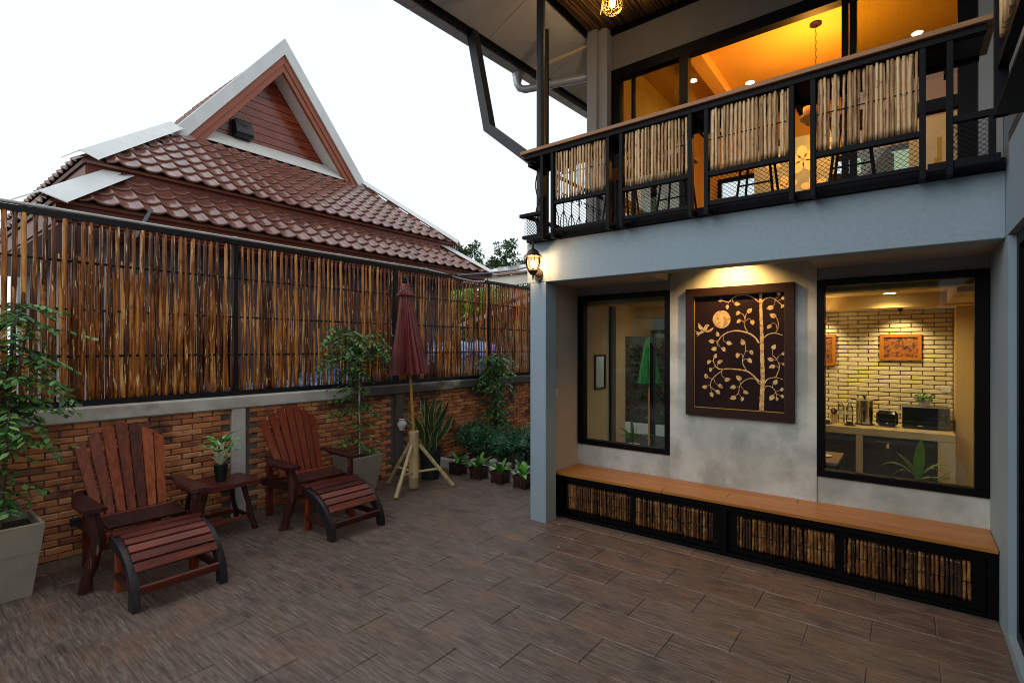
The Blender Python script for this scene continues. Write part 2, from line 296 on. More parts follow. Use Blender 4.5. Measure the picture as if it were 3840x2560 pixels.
    def mesh(s, name='m', smooth=False, off=V((0, 0, 0))):
        me = bpy.data.meshes.new(name); me.from_pydata([(x-off.x, y-off.y, z-off.z) for x, y, z in s.v], [], s.f)
        if smooth: me.polygons.foreach_set('use_smooth', [True]*len(me.polygons))
        me.update(); return me
    def build(s, name, m, parent=None, smooth=False, label=None, kind=None):
        off = WL.get(parent.name, V((0, 0, 0))) if parent else V((0, 0, 0))
        me = s.mesh(name, smooth, off)
        if smooth:
            try: me.set_sharp_from_angle(angle=R(42))
            except Exception: pass
        me.materials.append(Mt[m] if isinstance(m, str) else m)
        o = bpy.data.objects.new(name, me); C.objects.link(o)
        if parent: o.parent = parent; WL[o.name] = off
        if label: o['label'] = label
        if kind: o['kind'] = kind
        return o
def thing(name, label, cat, loc=(0, 0, 0), group=None, rz=0):
    o = bpy.data.objects.new(name, None); C.objects.link(o); o.location = loc; o.rotation_euler.z = rz
    o['label'] = label; o['category'] = cat; WL[o.name] = V(loc)
    if group: o['group'] = group
    return o
def local(name, label, cat, group=None):                   # a thing built about its own origin, to be moved afterwards
    o = thing(name, label, cat, (0, 0, 0), group); return o
def tag(o, label, cat, group=None):
    o['label'] = label; o['category'] = cat
    if group: o['group'] = group
    return o
def struct(o): o['kind'] = 'structure'; return o
def copy_thing(o, loc, label, rz=0, scale=None):
    def cp(a, par):
        c = a.copy(); C.objects.link(c)
        if par: c.parent = par
        for k in [x for x in a.children]: cp(k, c)
        return c
    c = cp(o, None); c.location = loc; c.rotation_euler.z = rz; c['label'] = label
    if scale: c.scale = scale
    return c
fw = V((-.613, .790, 0)); rt = V((.790, .613, 0))
def inview(p, mg=.06):
    p = V(p); f = p.dot(fw)
    if f < .1: return False
    u = p.dot(rt)/f/1.007; v = (p.z-1.7)/f/.68
    return abs(u) < 1+mg and abs(v) < 1+mg
def scatter(name, meshes, items, parent, m, limit=300, hidden=None):
    """items: (mesh index, matrix). The nearest in view become parts, the rest one joined 'stuff' part"""
    off = WL.get(parent.name, V((0, 0, 0)))
    def key(it):
        p = it[1].translation; return (0 if inview(p) and not (hidden and hidden(p)) else 1, (p-V((0, 0, 1.7))).length)
    items = sorted(items, key=key)
    for me in meshes:
        if not me.materials: me.materials.append(Mt[m])
    for k, mx in items[:limit]:
        o = bpy.data.objects.new(name, meshes[k]); C.objects.link(o); o.parent = parent
        o.matrix_local = Matrix.Translation(-off) @ mx
    if len(items) > limit:
        b = MB()
        for k, mx in items[limit:]: b.add([mx @ v.co for v in meshes[k].vertices], [tuple(p.vertices) for p in meshes[k].polygons])
        b.build(name, m, parent, kind='stuff')
def light(kind, name, loc, energy, col, size=.05, parent=None, rot=None, angle=None, blend=.6):
    l = bpy.data.lights.new(name, kind); l.energy = energy; l.color = col
    if kind == 'SPOT': l.spot_size = angle or R(80); l.spot_blend = blend
    if kind in ('POINT', 'SPOT'): l.shadow_soft_size = size
    if kind == 'AREA': l.size = size
    o = bpy.data.objects.new(name, l); C.objects.link(o); o.location = loc
    if rot: o.rotation_euler = rot
    if parent: o.parent = parent; o.location = V(loc)-WL[parent.name]
    return o

# ================================================================== SETTING
struct(MB().quad((-120, -120, -.06), (120, -120, -.06), (120, 120, -.06), (-120, 120, -.06)).build('ground', 'asphalt'))
fl = struct(MB().box(-5.40, 1.30, -1.6, 5.10, -.30, -.006).build('courtyard_floor', 'grout')); WL[fl.name] = V((0, 0, 0))
def tile_mesh(i):
    r = random.Random(i); b = MB(); hx, hy = .3068, .1490; t = .0; z0 = -.03
    q = [(-hx, -hy), (hx, -hy), (hx, hy), (-hx, hy)]; c = .0045
    vs = [(x, y, z0) for x, y in q]+[(x+r.uniform(-.001, .001), y, -c+r.uniform(-.001, 0)) for x, y in q]+[(x*(1-c/hx), y*(1-c/hy), r.uniform(-.0015, .001)) for x, y in q]
    return b.add(vs, [(0, 1, 5, 4), (1, 2, 6, 5), (2, 3, 7, 6), (3, 0, 4, 7), (4, 5, 9, 8), (5, 6, 10, 9), (6, 7, 11, 10), (7, 4, 8, 11), (8, 9, 10, 11)]).mesh('tile')
its = []
for k in range(-7, 15):
    y = .583+.3015*k+.151
    for i in range(-8, 6):
        x = (-1.71 if k % 2 else -1.4)+.6175*i+.309
        x0, x1 = x-.306, x+.306
        if x1 < -5.36 or x0 > 1.2: continue
        its.append((random.randrange(4), Matrix.Translation((x, y, rnd(-.0008, .0008)))))
scatter('floor_tile', [tile_mesh(i) for i in range(4)], its, fl, 'tile')

# ------------------------------------------------------------------ boundary wall
bw = thing('brick_wall', 'red brick boundary wall with grey concrete coping below the bamboo fence', 'wall', (-5.45, 3.5, 0))
MB().box(-5.60, -5.389, -2.0, 8.2, -.2, 1.085).build('wall_core', 'mortar', bw)
b = MB()
for i in range(34):
    y0 = -2+i*.3; b.box(-5.62, -5.335+rnd(-.002, .002), y0, y0+.3, 1.085, 1.215+rnd(-.002, .002), ch=.012)
MB().box(-5.62, -5.335, -2, 8.2, 1.085, 1.213, ch=.014).build('coping', 'coping', bw)
for y in (.32, 2.38, 4.45, 6.50): MB().box(-5.40, -5.345, y-.07, y+.07, -.02, 1.09, ch=.012).build('pilaster', 'coping', bw)
def brick_mesh(i, L=.1665, h=.0462, d=.05):
    r = random.Random(40+i); j = lambda a: r.uniform(-a, a); c = .006
    q = [(-L/2, -h/2), (L/2, -h/2), (L/2, h/2), (-L/2, h/2)]
    vs = [(-d, y, z) for y, z in q]+[(-c+j(.002), y+j(.0025), z+j(.002)) for y, z in q]+[(j(.003), y*(1-2*c/L)+j(.002), z*(1-2*c/h)+j(.001)) for y, z in q]
    return MB().add(vs, [(0, 1, 5, 4), (1, 2, 6, 5), (2, 3, 7, 6), (3, 0, 4, 7), (4, 5, 9, 8), (5, 6, 10, 9), (6, 7, 11, 10), (7, 4, 8, 11), (8, 9, 10, 11)]).mesh('brick')
its = []
for c in range(20):
    z = .028+c*.0543; y = -1.9+(c % 2)*.088
    while y < 8.1:
        if all(abs(y-p) > .135 for p in (.32, 2.38, 4.45, 6.50)):
            its.append((random.randrange(6), Matrix.Translation((-5.371+rnd(-.004, .004), y+rnd(-.004, .004), z+rnd(-.002, .002))) @ Matrix.Rotation(rnd(-.01, .01), 4, 'X') @ Matrix.Rotation(rnd(-.012, .012), 4, 'Z')))
        y += .1755
scatter('brick', [brick_mesh(i) for i in range(6)], its, bw, 'brick')

# ------------------------------------------------------------------ bamboo fence on the wall
bf = thing('bamboo_fence', 'tall fence of varnished brown bamboo poles on a black frame along the wall', 'fence', (-5.45, 3.5, 1.215))
MB().box(-5.47, -5.41, -2, 8.15, 2.755, 2.80).build('top_rail', 'rod', bf)
MB().box(-5.47, -5.41, -2, 8.15, 1.2155, 1.262).build('bottom_rail', 'rod', bf)
for y in (.30, 2.38, 4.43, 6.38, 8.12): MB().box(-5.462, -5.418, y-.02, y+.02, 1.262, 2.755).build('post', 'rod', bf)
for z in (1.635, 2.02, 2.417): MB().tube([(-5.44, -2, z), (-5.44, 3, z-.004), (-5.44, 8.15, z)], .0115, 8).build('rod', 'rod', bf, smooth=True)
RZ = (1.635, 2.02, 2.417)
def pole_mesh(i, full, ph):
    r = random.Random(100+i); b = MB(); z0 = 1.262; z1 = 2.752 if full else 2.40+r.uniform(-.05, .07)
    n = 15 if full else 12; pts = []; rad = []; nd = r.uniform(0, .3)
    br = .0195*r.uniform(.88, 1.12) if full else .0180*r.uniform(.88, 1.12); bx = r.uniform(-.006, .006)
    for k in range(n+1):
        z = z0+(z1-z0)*k/n; t = 0
        if z < 2.417: 
            # woven round the rods: in front of one, behind the next
            t = .011*cos((z-1.635)/.39*pi)*(1 if ph else -1)
        else: t = .011*(1 if ph else -1)*cos((2.417-1.635)/.39*pi)*max(0, 1-(z-2.417)/.5)+(.006)
        pts.append((t, bx*sin(z*2.1+i), z)); f = (z+nd) % .31
        q = br*(1.07 if f < .1 else 1.0)*(1-.12*k/n)
        if not full and z > z1-.35: q *= 1-.55*(1-(z1-z)/.35)
        rad.append(q)
    return b.tube(pts, rad, 8).mesh('bamboo_pole', True)
pm = [pole_mesh(i, True, 1) for i in range(5)]+[pole_mesh(i+9, True, 0) for i in range(2)]+[pole_mesh(i+20, False, 0) for i in range(6)]
its = []; y = -1.9; k = 0
while y < 8.1:
    if all(abs(y-p) > .03 for p in (.30, 2.38, 4.43, 6.38)):
        s = rnd(.82, 1.15)*(1.0 if y < 2.3 else .82 if y < 4.6 else .66)
        its.append((random.randrange(5) if random.random() < .9 else 5, Matrix.Translation((-5.436, y, 0)) @ Matrix.Rotation(rnd(-.014, .014), 4, 'X') @ Matrix.Diagonal((s, s, 1, 1))))
    y += .0585+rnd(-.008, .008)
y = -1.87
while y < 8.1:
    if all(abs(y-p) > .025 for p in (.30, 2.38, 4.43, 6.38)) and (y < 2.38 or random.random() < (.93 if y < 4.6 else .62)):
        s = rnd(.85, 1.15)*(1.0 if y < 2.3 else .82 if y < 4.6 else .66)
        its.append((7+random.randrange(6), Matrix.Translation((-5.443, y, 0)) @ Matrix.Rotation(rnd(-.012, .012), 4, 'X') @ Matrix.Diagonal((s, s, 1, 1))))
    y += .0585+rnd(-.007, .007)
# the rotation about X pivots at z=0: shift each pole back so that it leans about its own foot
its = [(k, Matrix.Translation((0, -(m @ V((0, 0, 1.9))).y+m.translation.y, 0)) @ m) for k, m in its]
scatter('bamboo_pole', pm, its, bf, 'bamboo')
pts = [(-5.44, -2, 2.822), (-5.44, 5.0, 2.822), (-5.44, 5.35, 2.80), (-5.41, 5.62, 2.765), (-5.38, 5.95, 2.74), (-5.40, 6.2, 2.765), (-5.46, 6.35, 2.82), (-5.6, 6.5, 2.86)]
pc = thing('conduit_pipe', 'thin pale grey conduit pipe running along the top of the bamboo fence', 'pipe', (-5.44, 3, 2.82))
MB().tube(pts, .0145, 10).build('pipe', 'pvc', pc, smooth=True)
for y in (.9, 2.38, 3.6, 4.43, 5.0): MB().tube([(-5.44, y-.02, 2.822), (-5.44, y+.02, 2.822)], .019, 10).build('clip', 'pvc', pc, smooth=True)

# ------------------------------------------------------------------ neighbouring house with the tiled hip roof
hs = thing('tiled_roof_house', 'neighbouring house with brown tiled double hip roof and steep white edged gable', 'house', (-9.5, 4.5, 0))
b = MB().box(-12.5, -7.25, 1.75, 7.35, -.05, 3.45); b.build('house_wall', 'housewall', hs)
for (y0, y1) in ((2.25, 3.15), (5.4, 6.2)):
    w = MB(); w.box(-7.245, -7.20, y0, y1, 1.05, 1.10); w.box(-7.245, -7.20, y0, y1, 2.10, 2.15)
    w.box(-7.245, -7.20, y0, y0+.05, 1.10, 2.10); w.box(-7.245, -7.20, y1-.05, y1, 1.10, 2.10); w.box(-7.243, -7.21, (y0+y1)/2-.02, (y0+y1)/2+.02, 1.10, 2.10)
    w = w.build('window', 'cream', hs); MB().box(-7.243, -7.232, y0+.05, y1-.05, 1.10, 2.10).build('pane', 'glass_dark', w)
def tilemesh(w=.215, L=.255, nx=11):
    b = MB(); P = []
    for (ly, lz) in ((0, .021), (.10*L, .0205), (L, .0)):
        for i in range(nx):
            x = -w/2+w*i/(nx-1); t = (x/w+.5) % 1
            h = .010+.008*cos(2*pi*(t-.5))+.024*math.exp(-((t-.5)/.12)**2)
            P.append((x, ly, h+lz+.004))
    F = [(r*nx+i, r*nx+i+1, (r+1)*nx+i+1, (r+1)*nx+i) for r in range(2) for i in range(nx-1)]
    lip = [(P[i][0], .003, P[i][2]-.021) for i in range(nx)]
    F += [(len(P)+i, len(P)+i+1, i+1, i) for i in range(nx-1)]
    return b.add(P+lip, F).mesh('roof_tile', True)
TM = [tilemesh()]
def slope(poly, eave_dir, up_dir, o0, cols, rows, margin=.06, w=.215, L=.24):
    """tiles over a roof plane; poly in plane coordinates (s along eave, t up slope)"""
    e = V(eave_dir).normalized(); u = V(up_dir).normalized(); n = e.cross(u); out = []
    def inside(s, t):
        c = False; m = len(poly)
        for i in range(m):
            (a, b_), (c_, d) = poly[i], poly[(i+1) % m]
            if (b_ > t) != (d > t) and s < (c_-a)*(t-b_)/(d-b_)+a: c = not c
        return c
    for r in range(rows):
        for k in range(cols[0], cols[1]):
            s = k*w+w/2; t = r*L
            if inside(s, t+L*.5) and inside(s-w*.25, t+.6*L) and inside(s+w*.25, t+.6*L):
                p = V(o0)+e*s+u*t; out.append((0, Matrix((e, u, n)).transposed().to_4x4()))
                out[-1][1].translation = p
    return out
# roof planes (corner heights as built): lower tier, upper tier
LE = -6.5; le = 3.15; UE = -7.08; ue = 3.765; TR = -7.28
def plane4(name, a, b_, c, d, m='rooftile', off=-.012):
    n = (V(b_)-V(a)).cross(V(d)-V(a)).normalized(); n = n if n.z > 0 else -n
    return MB().prism([V(p)+n*off for p in (a, b_, c, d)], -n*.03).build(name, m, hs)
L0, L1 = 1.14, 7.72
plane4('roof_sheet', (LE, L0, le), (LE, L1, le), (TR, L1-.68, le+.56), (TR, L0+.68, le+.56))
k = math.sqrt(.78**2+.56**2)
itsA = slope([(0, 0), (L1-L0, 0), (L1-L0-.66, k), (.66, k)], (0, 1, 0), (-.78, 0, .56), (LE, L0, le), (0, 32), 4)
U0, U1 = 1.50, 7.36; GX = -8.72; gz = ue+.735*(UE-GX)
plane4('roof_sheet', (UE, U0, ue), (UE, U1, ue), (GX, 6.30, gz), (GX, 2.90, gz))
k = math.sqrt((UE-GX)**2+(gz-ue)**2)
itsB = slope([(0, 0), (U1-U0, 0), (6.28-U0, k), (2.92-U0, k)], (0, 1, 0), (GX-UE, 0, gz-ue), (UE, U0, ue), (0, 28), 9)
for q in itsA+itsB: q[1].translation += V((0, 0, 0))
scatter('roof_tile', TM, itsA+itsB, hs, 'rooftile')
# left and right slopes, running away from the court
itsC = []
itsC += slope([(0, 0), (5.5, 0), (4.84, .96), (0, .96)], (1, 0, 0), (0, .78, .56), (-12, L0, le), (0, 26), 4)
itsC += slope([(0, 0), (4.92, 0), (3.3, 1.8), (0, 1.8)], (1, 0, 0), (0, 1.4, 1.1), (-12, U0, ue), (0, 23), 8)
plane4('roof_sheet', (LE, L0, le), (-12, L0, le), (-12, L0+.68, le+.56), (TR, L0+.68, le+.56))
plane4('roof_sheet', (UE, U0, ue), (-12, U0, ue), (-12, 2.9, gz), (GX, 2.9, gz))
plane4('roof_sheet', (LE, L1, le), (TR, L1-.68, le+.56), (-12, L1-.68, le+.56), (-12, L1, le))
plane4('roof_sheet', (UE, U1, ue), (GX, 6.3, gz), (-12, 6.3, gz), (-12, U1, ue))
AY, AZ = 4.60, 7.06; sl = 1.262
# main roof behind the gable
for sg in (-1, 1):
    y1 = AY+sg*1.86; z1 = AZ-.03-1.86*sl
    plane4('roof_sheet', (-8.75, AY, AZ-.03), (-12, AY, AZ-.03), (-12, y1, z1), (-8.75, y1, z1), off=-.03)
k = math.hypot(1.86, 1.86*sl)
itsC += slope([(0, 0), (3.3, 0), (3.3, k-.02), (0, k-.02)], (1, 0, 0), (0, 1.86, 1.86*sl), (-12, AY-1.86, AZ-.075-1.86*sl), (0, 15), 13)
b = MB()
for q in itsC: b.add([q[1] @ v.co for v in TM[0].vertices], [tuple(p.vertices) for p in TM[0].polygons])
b.build('side_roof_tiles', 'rooftile', hs, kind='stuff', smooth=True)
# fascias and soffits
def fascia(a, b_, h, t=.025, m='fascia'): MB().prism([V(a), V(b_), V(b_)+V((0, 0, -h)), V(a)+V((0, 0, -h))], V((-t, 0, 0)) if abs(a[0]-b_[0]) < 1e-3 else V((0, t, 0))).build('fascia', m, hs)
fascia((UE-.06, U0+.06, ue-.005), (UE-.06, U1-.06, ue-.005), .24); fascia((LE-.05, L0+.05, le-.005), (LE-.05, L1-.05, le-.005), .20)
fascia((UE-.09, U0+.05, ue-.01), (-12, U0+.05, ue-.01), .26); fascia((LE-.08, L0+.05, le-.01), (-12, L0+.05, le-.01), .20)
MB().box(-12, UE-.08, U0+.07, U1-.08, ue-.30, ue-.255).build('soffit', 'fascia', hs)
MB().box(-12, LE-.07, L0+.07, L1-.06, le-.24, le-.215).build('soffit', 'fascia', hs)
# hip caps
def hip(a, b_, w=.18, over=.03):
    a = V(a); b_ = V(b_); d = (b_-a).normalized(); a = a-d*over; sd = V((d.y, -d.x, 0)).normalized()
    up = V((0, 0, .075)); dn = V((0, 0, -.02)); c = [a+up, b_+up]
    MB().add([a+sd*w+dn, a+up, a-sd*w+dn, b_-sd*w+dn, b_+up, b_+sd*w+dn, a+sd*w+dn-V((0, 0, .012)), a+up-V((0, 0, .012)), a-sd*w+dn-V((0, 0, .012))],
             [(0, 1, 4, 5), (1, 2, 3, 4), (0, 6, 7, 1), (1, 7, 8, 2)]).build('hip_cap', 'flash', hs)
hip((LE, L0, le+.02), (TR, L0+.68, le+.58), .23, .16); hip((LE, L1, le+.02), (TR, L1-.68, le+.58))
hip((UE, U0, ue+.02), (GX+.05, 2.87, gz+.03)); hip((UE, U1, ue+.02), (GX+.05, 6.33, gz+.03))
# gable: flashing apron, planks, barge boards, caps, vent
WX = -9.05; WY = 4.58; wb, wa, ws = 5.24, 6.62, 1.30
MB().prism([(GX+.05, 2.95, gz+.0), (GX+.05, 6.25, gz+.0), (WX+.02, 5.85, wb+.02), (WX+.02, 3.35, wb+.02)], (0, 0, .02)).build('apron_flashing', 'cream', hs)
MB().prism([(WX-.06, WY-1.5, wb-.3), (WX-.06, WY+1.5, wb-.3), (WX-.06, WY, wb-.3+1.5*ws)], (-.06, 0, 0)).build('gable_backing', 'fascia', hs)
z = wb-.02; i = 0
while z < wa+.25:
    z1 = min(z+.128, wa+.30); hw0 = max(0, (wa+.34-z)/ws); hw1 = max(.01, (wa+.34-z1)/ws)
    if hw0 < .04: break
    MB().prism([(WX+rnd(-.002, .002), WY-hw0, z+.005), (WX, WY+hw0, z+.005), (WX, WY+hw1, z1), (WX, WY-hw1, z1)], (-.03, 0, 0)).build('plank', 'plank', hs)
    z += .133
for sg in (-1, 1):
    d = V((0, sg, -sl)).normalized(); n = V((0, sg*sl, 1)).normalized(); A = V((0, AY, AZ)); Lr = 1.80*math.hypot(1, sl)
    def rake(x0, x1, o0, o1, name, m, Ls=0):
        p = [A+n*o0, A+n*o1]; e = [A+n*o0+d*Lr, A+n*o1+d*(Lr-Ls)]
        ap = [V((0, AY, AZ+o0/ n.z)), V((0, AY, AZ+o1/n.z))]
        MB().prism([V((x0, q.y, q.z)) for q in (ap[0], e[0], e[1], ap[1])], (x1-x0, 0, 0)).build(name, m, hs)
    rake(-8.60, -8.63, .02, -.14, 'rake_cap', 'flash'); rake(-8.601, -8.86, .035, .015, 'rake_cap', 'flash')
    rake(-8.635, -8.68, -.10, -.235, 'barge_board', 'bargewood'); rake(-8.655, -8.72, -.235, -.32, 'barge_board', 'bargewood')
    rake(-8.72, -9.08, -.275, -.30, 'gable_soffit', 'cream')
v = thing('vent_hood', 'black louvred vent hood on the red plank gable of the neighbouring house', 'vent', (WX+.02, 4.04, 5.40))
c = V((WX+.02, 4.04, 5.41))
MB().box(c.x-.02, c.x+.0, c.y-.17, c.y+.17, c.z-.17, c.z+.17).build('flange', 'greysteel', v)
MB().prism([(c.x, c.y-.14, c.z-.15), (c.x+.17, c.y-.14, c.z-.13), (c.x+.19, c.y-.14, c.z-.08), (c.x+.10, c.y-.14, c.z+.15), (c.x, c.y-.14, c.z+.155)], (0, .28, 0)).build('hood', 'potblack', v)
for i in range(3):
    z = c.z+.075-i*.03; x = c.x+.10+(.15-(z-c.z))*.39+.005
    MB().lathe([(.001, 0), (.075-.01*i, .002), (.07-.01*i, .006), (.001, .008)], (x-.012, c.y+.01*i, z), 14, sx=.2, sy=1).build('louvre', 'rod', v)
br = thing('steel_bracket', 'short dark steel strut rising from the fence to the left eave of the house', 'bracket', (-5.6, 1.6, 2.8))
MB().beam((-5.55, 1.55, 2.70), (-6.44, 1.95, 3.19), .035, .01).build('bar', 'greysteel', br)

ca = thing('black_cable', 'black cable running from the fence top to the tan roof edge behind', 'cable', (-6, 8, 3))
MB().tube([(-5.42, 5.6, 2.80), (-6.4, 7.6, 3.16), (-7.6, 9.9, 3.60), (-8.84, 12.1, 4.07)], .022, 6).build('cable', 'rod', ca, smooth=True)

# ------------------------------------------------------------------ what stands beyond the far end of the court
b2 = thing('siding_house', 'single storey house with pale vertical siding and tan roof edge behind the fence', 'house', (-8, 13, 0))
MB().box(-13, -3.5, 12.6, 16, 0, 3.6).build('house_wall', 'stonew', b2)
for i in range(34): MB().box(-10.9+i*.21, -10.9+i*.21+.195, 12.57, 12.6, 1.2, 3.6).build('siding_board', 'warmpaint', b2)
MB().box(-11.6, -3, 12.25, 12.31, 3.62, 3.92).build('fascia', 'cream', b2)
MB().prism([(-11.8, 12.15, 3.93), (-2.8, 12.15, 3.93), (-2.8, 14.5, 4.6), (-11.8, 14.5, 4.6)], (0, 0, .06)).build('roof', 'rooftile', b2)
MB().box(-11.6, -3, 12.2, 12.26, 3.93, 3.985).build('gutter', 'rod', b2)
aw = thing('lean_to_roof', 'sloping red brown lean-to roof with white dentil edge seen through the fence', 'roof', (-8, 9.5, 0))
a_, b_ = V((-9.6, 9.4, 2.20)), V((-6.2, 9.4, 3.06))
MB().prism([a_, b_, b_+V((0, 2.5, 0)), a_+V((0, 2.5, 0))], (0, 0, .05)).build('roof_panel', 'rooftile', aw)
MB().beam(a_+V((0, -.02, -.10)), b_+V((0, -.02, -.10)), .04, .14).build('edge_board', 'fascia', aw)
for i in range(26):
    p = a_.lerp(b_, (i+.5)/26); MB().box(p.x-.038, p.x+.038, 9.34, 9.36, p.z-.17, p.z-.06).build('dentil', 'cream', aw)
for x in (-9.3, -6.5): MB().box(x-.05, x+.05, 9.45, 9.55, 0, 2.2+(x+9.6)*.25).build('post', 'fascia', aw)
gw = thing('gabion_wall', 'low wall of pale grey stone blocks behind the far end of the bamboo fence', 'wall', (-8, 9, 0))
MB().box(-11, -3.2, 9.95, 10.2, 0, 2.0).build('wall_core', 'mortar', gw)
its = []
me = [brick_mesh(60+i, .30, .115, .08) for i in range(4)]
for r in range(16):
    for i in range(25): its.append((random.randrange(4), Matrix.Translation((-10.9+i*.32+(r % 2)*.16, 9.93, .07+r*.125)) @ Matrix.Rotation(-pi/2, 4, 'Z')))
scatter('stone_block', me, its, gw, 'stonew')
tp = thing('tarpaulin', 'crumpled blue and white tarpaulin over a timber heap behind the bamboo fence', 'tarpaulin', (-6.5, 5, 0))
b = MB(); n = 46; P = []
for i in range(n+1):
    y = 2.6+5.3*i/n; zt = 1.12+.10*min(1, max(0, (y-3.2)/1.2))+.5*min(1, max(0, (y-3.8)/2.4))+.03*sin(i*1.7)
    lo = zt-(.12+.10*sin(i*.5)**2+(.14 if 10 < i < 24 else 0))
    P += [(-6.28+.03*sin(i), y, lo), (-6.31+.02*sin(i*2.2), y, (lo+zt)/2), (-6.40, y, zt), (-6.95, y, zt+.10+.02*sin(i*1.3)), (-7.05, y, zt-.2)]
b.add(P, [(i*5+j, i*5+5+j, i*5+6+j, i*5+1+j) for i in range(n) for j in range(4)]).build('sheet', 'tarp', tp, smooth=True)
th = thing('timber_heap', 'dark heap of stacked timber boards beneath the blue tarpaulin', 'timber', (-6.6, 5, 0))
for r in range(9):
    for q in range(2):
        y0 = 3.3+r*.27+q*.2; z = .06+r*.13
        MB().box(-6.9+q*.3+rnd(-.02, .02), -6.64+q*.3, y0, 7.8+rnd(-.2, .1), z, z+.11, ch=.006).build('board', 'log', th)
bl = thing('barrel', 'bright blue plastic barrel behind the right end of the bamboo fence', 'barrel', (-6.0, 7.15, 0))
MB().lathe([(.22, 0), (.24, .03), (.24, .3), (.255, .33), (.24, .36), (.24, .9), (.255, .93), (.24, .96), (.24, 1.5), (.20, 1.55)], (-6.0, 7.15, 0), 20).build('drum', mat('blue_plastic', [(.01, .22, .60)], ns=4, rough=.35), bl, smooth=True)

def foliage_cloud(b, c, r, n, L, rs, squash=1., hollow=.55):
    for _ in range(n):
        while True:
            p = V((rs.uniform(-1, 1), rs.uniform(-1, 1), rs.uniform(-1, 1)))
            if hollow < p.length < 1: break
        q = V(c)+V((p.x*r, p.y*r, p.z*r*squash)); d = (p+V((rs.uniform(-1, 1), rs.uniform(-1, 1), rs.uniform(-.9, .6)))).normalized()
        b.leaf(q, d, V((rs.uniform(-.5, .5), rs.uniform(-.5, .5), 1)), L*rs.uniform(.7, 1.3), L*.55*rs.uniform(.8, 1.2), .12)
def far_tree(name, label, x, y, h, crown, seed, m='leaf_far', L=.22, n=230, group='trees beyond the roofs'):
    rs = random.Random(seed); t = thing(name, label, 'tree', (x, y, 0), group)
    b = MB(); b.tube([(x, y, 0), (x+.1, y, h*.4), (x-.05, y+.1, h*.7), (x, y, h*.95)], [.22, .17, .11, .04], 8)
    for (cx, cz, r) in crown: b.tube([(x, y, h*.45+rs.uniform(0, .2)*h), (x+cx*.6, y+rs.uniform(-.3, .3), cz-.6*r), (x+cx, y, cz)], [.07, .045, .015], 5)
    b.build('trunk', 'bark', t, smooth=True); f = MB()
    for (cx, cz, r) in crown:
        for _ in range(9):
            o = V((rs.gauss(0, .5), rs.gauss(0, .5), rs.gauss(0, .42)))*r
            foliage_cloud(f, (x+cx+o.x, y+o.y, cz+o.z), r*rs.uniform(.22, .4), n//9*1, L, rs, .8, .2)
    f.build('crown', m, t, kind='stuff')
far_tree('broadleaf_tree', 'tall airy green tree showing just right of the house roof tip', -17.0, 18.2, 6.8, [(-.1, 6.5, .55), (.25, 5.9, .7), (-.35, 5.4, .8), (.6, 5.2, .7), (0, 4.5, 1.2), (-1.3, 4.9, .5), (1.0, 4.3, .8)], 3, n=620, L=.15)
far_tree('broadleaf_tree', 'tall green tree in the sky gap beside the wall lantern', -16.2, 20.3, 6.9, [(0, 6.5, .6), (-.95, 6.1, .5), (.2, 5.8, .75), (.9, 5.5, .6), (1.5, 5.3, .6), (-.6, 5.4, .6), (.8, 4.6, 1.1), (-1.2, 4.4, .9)], 5, n=620, L=.15)
far_tree('garden_tree', 'lime green leafy tree with yellow leaves seen through the bamboo fence', -10.0, 11.2, 3.0, [(0, 2.9, .8), (.9, 2.7, .8), (-1.0, 2.8, .8), (.2, 1.9, 1.1), (1.7, 2.3, .8), (-1.3, 1.7, .9), (-.1, 3.1, .6)], 9, 'leaf_lime', L=.12, n=1100, group=None)

# ================================================================== CAFE BUILDING
cb = thing('cafe_building', 'blue grey two storey cafe with a niche of dark framed windows and a balcony', 'building', (-1.2, 5, 0))
def part(name, m, *boxes, parent=None, ch=0, label=None, smooth=False):
    b = MB()
    for q in boxes: b.box(*q, ch=ch)
    return b.build(name, m, parent or cb, label=label)
BZ = 2.34
part('pillar', 'paint', (-2.952, -2.766, 4.10, 4.285, -.02, BZ), ch=.004)
part('pillar', 'warmpaint', (-2.952, -2.822, 4.285, 4.80, -.02, BZ+.01), ch=0)
part('beam', 'paint_rough', (-2.99, .456, 4.10, 4.27, BZ, 2.735), ch=.004)
part('niche_ceiling', 'warmpaint', (-2.95, -1.80, 4.27, 4.80, BZ+.005, BZ+.10), (-.577, .456, 4.27, 4.80, BZ+.005, BZ+.10), (-1.80, -.577, 4.27, 4.80, 2.62, 2.70))
part('niche_reveal', 'warmpaint', (-1.80, -1.78, 4.27, 4.80, BZ+.105, 2.62), (-.597, -.577, 4.27, 4.80, BZ+.105, 2.62))
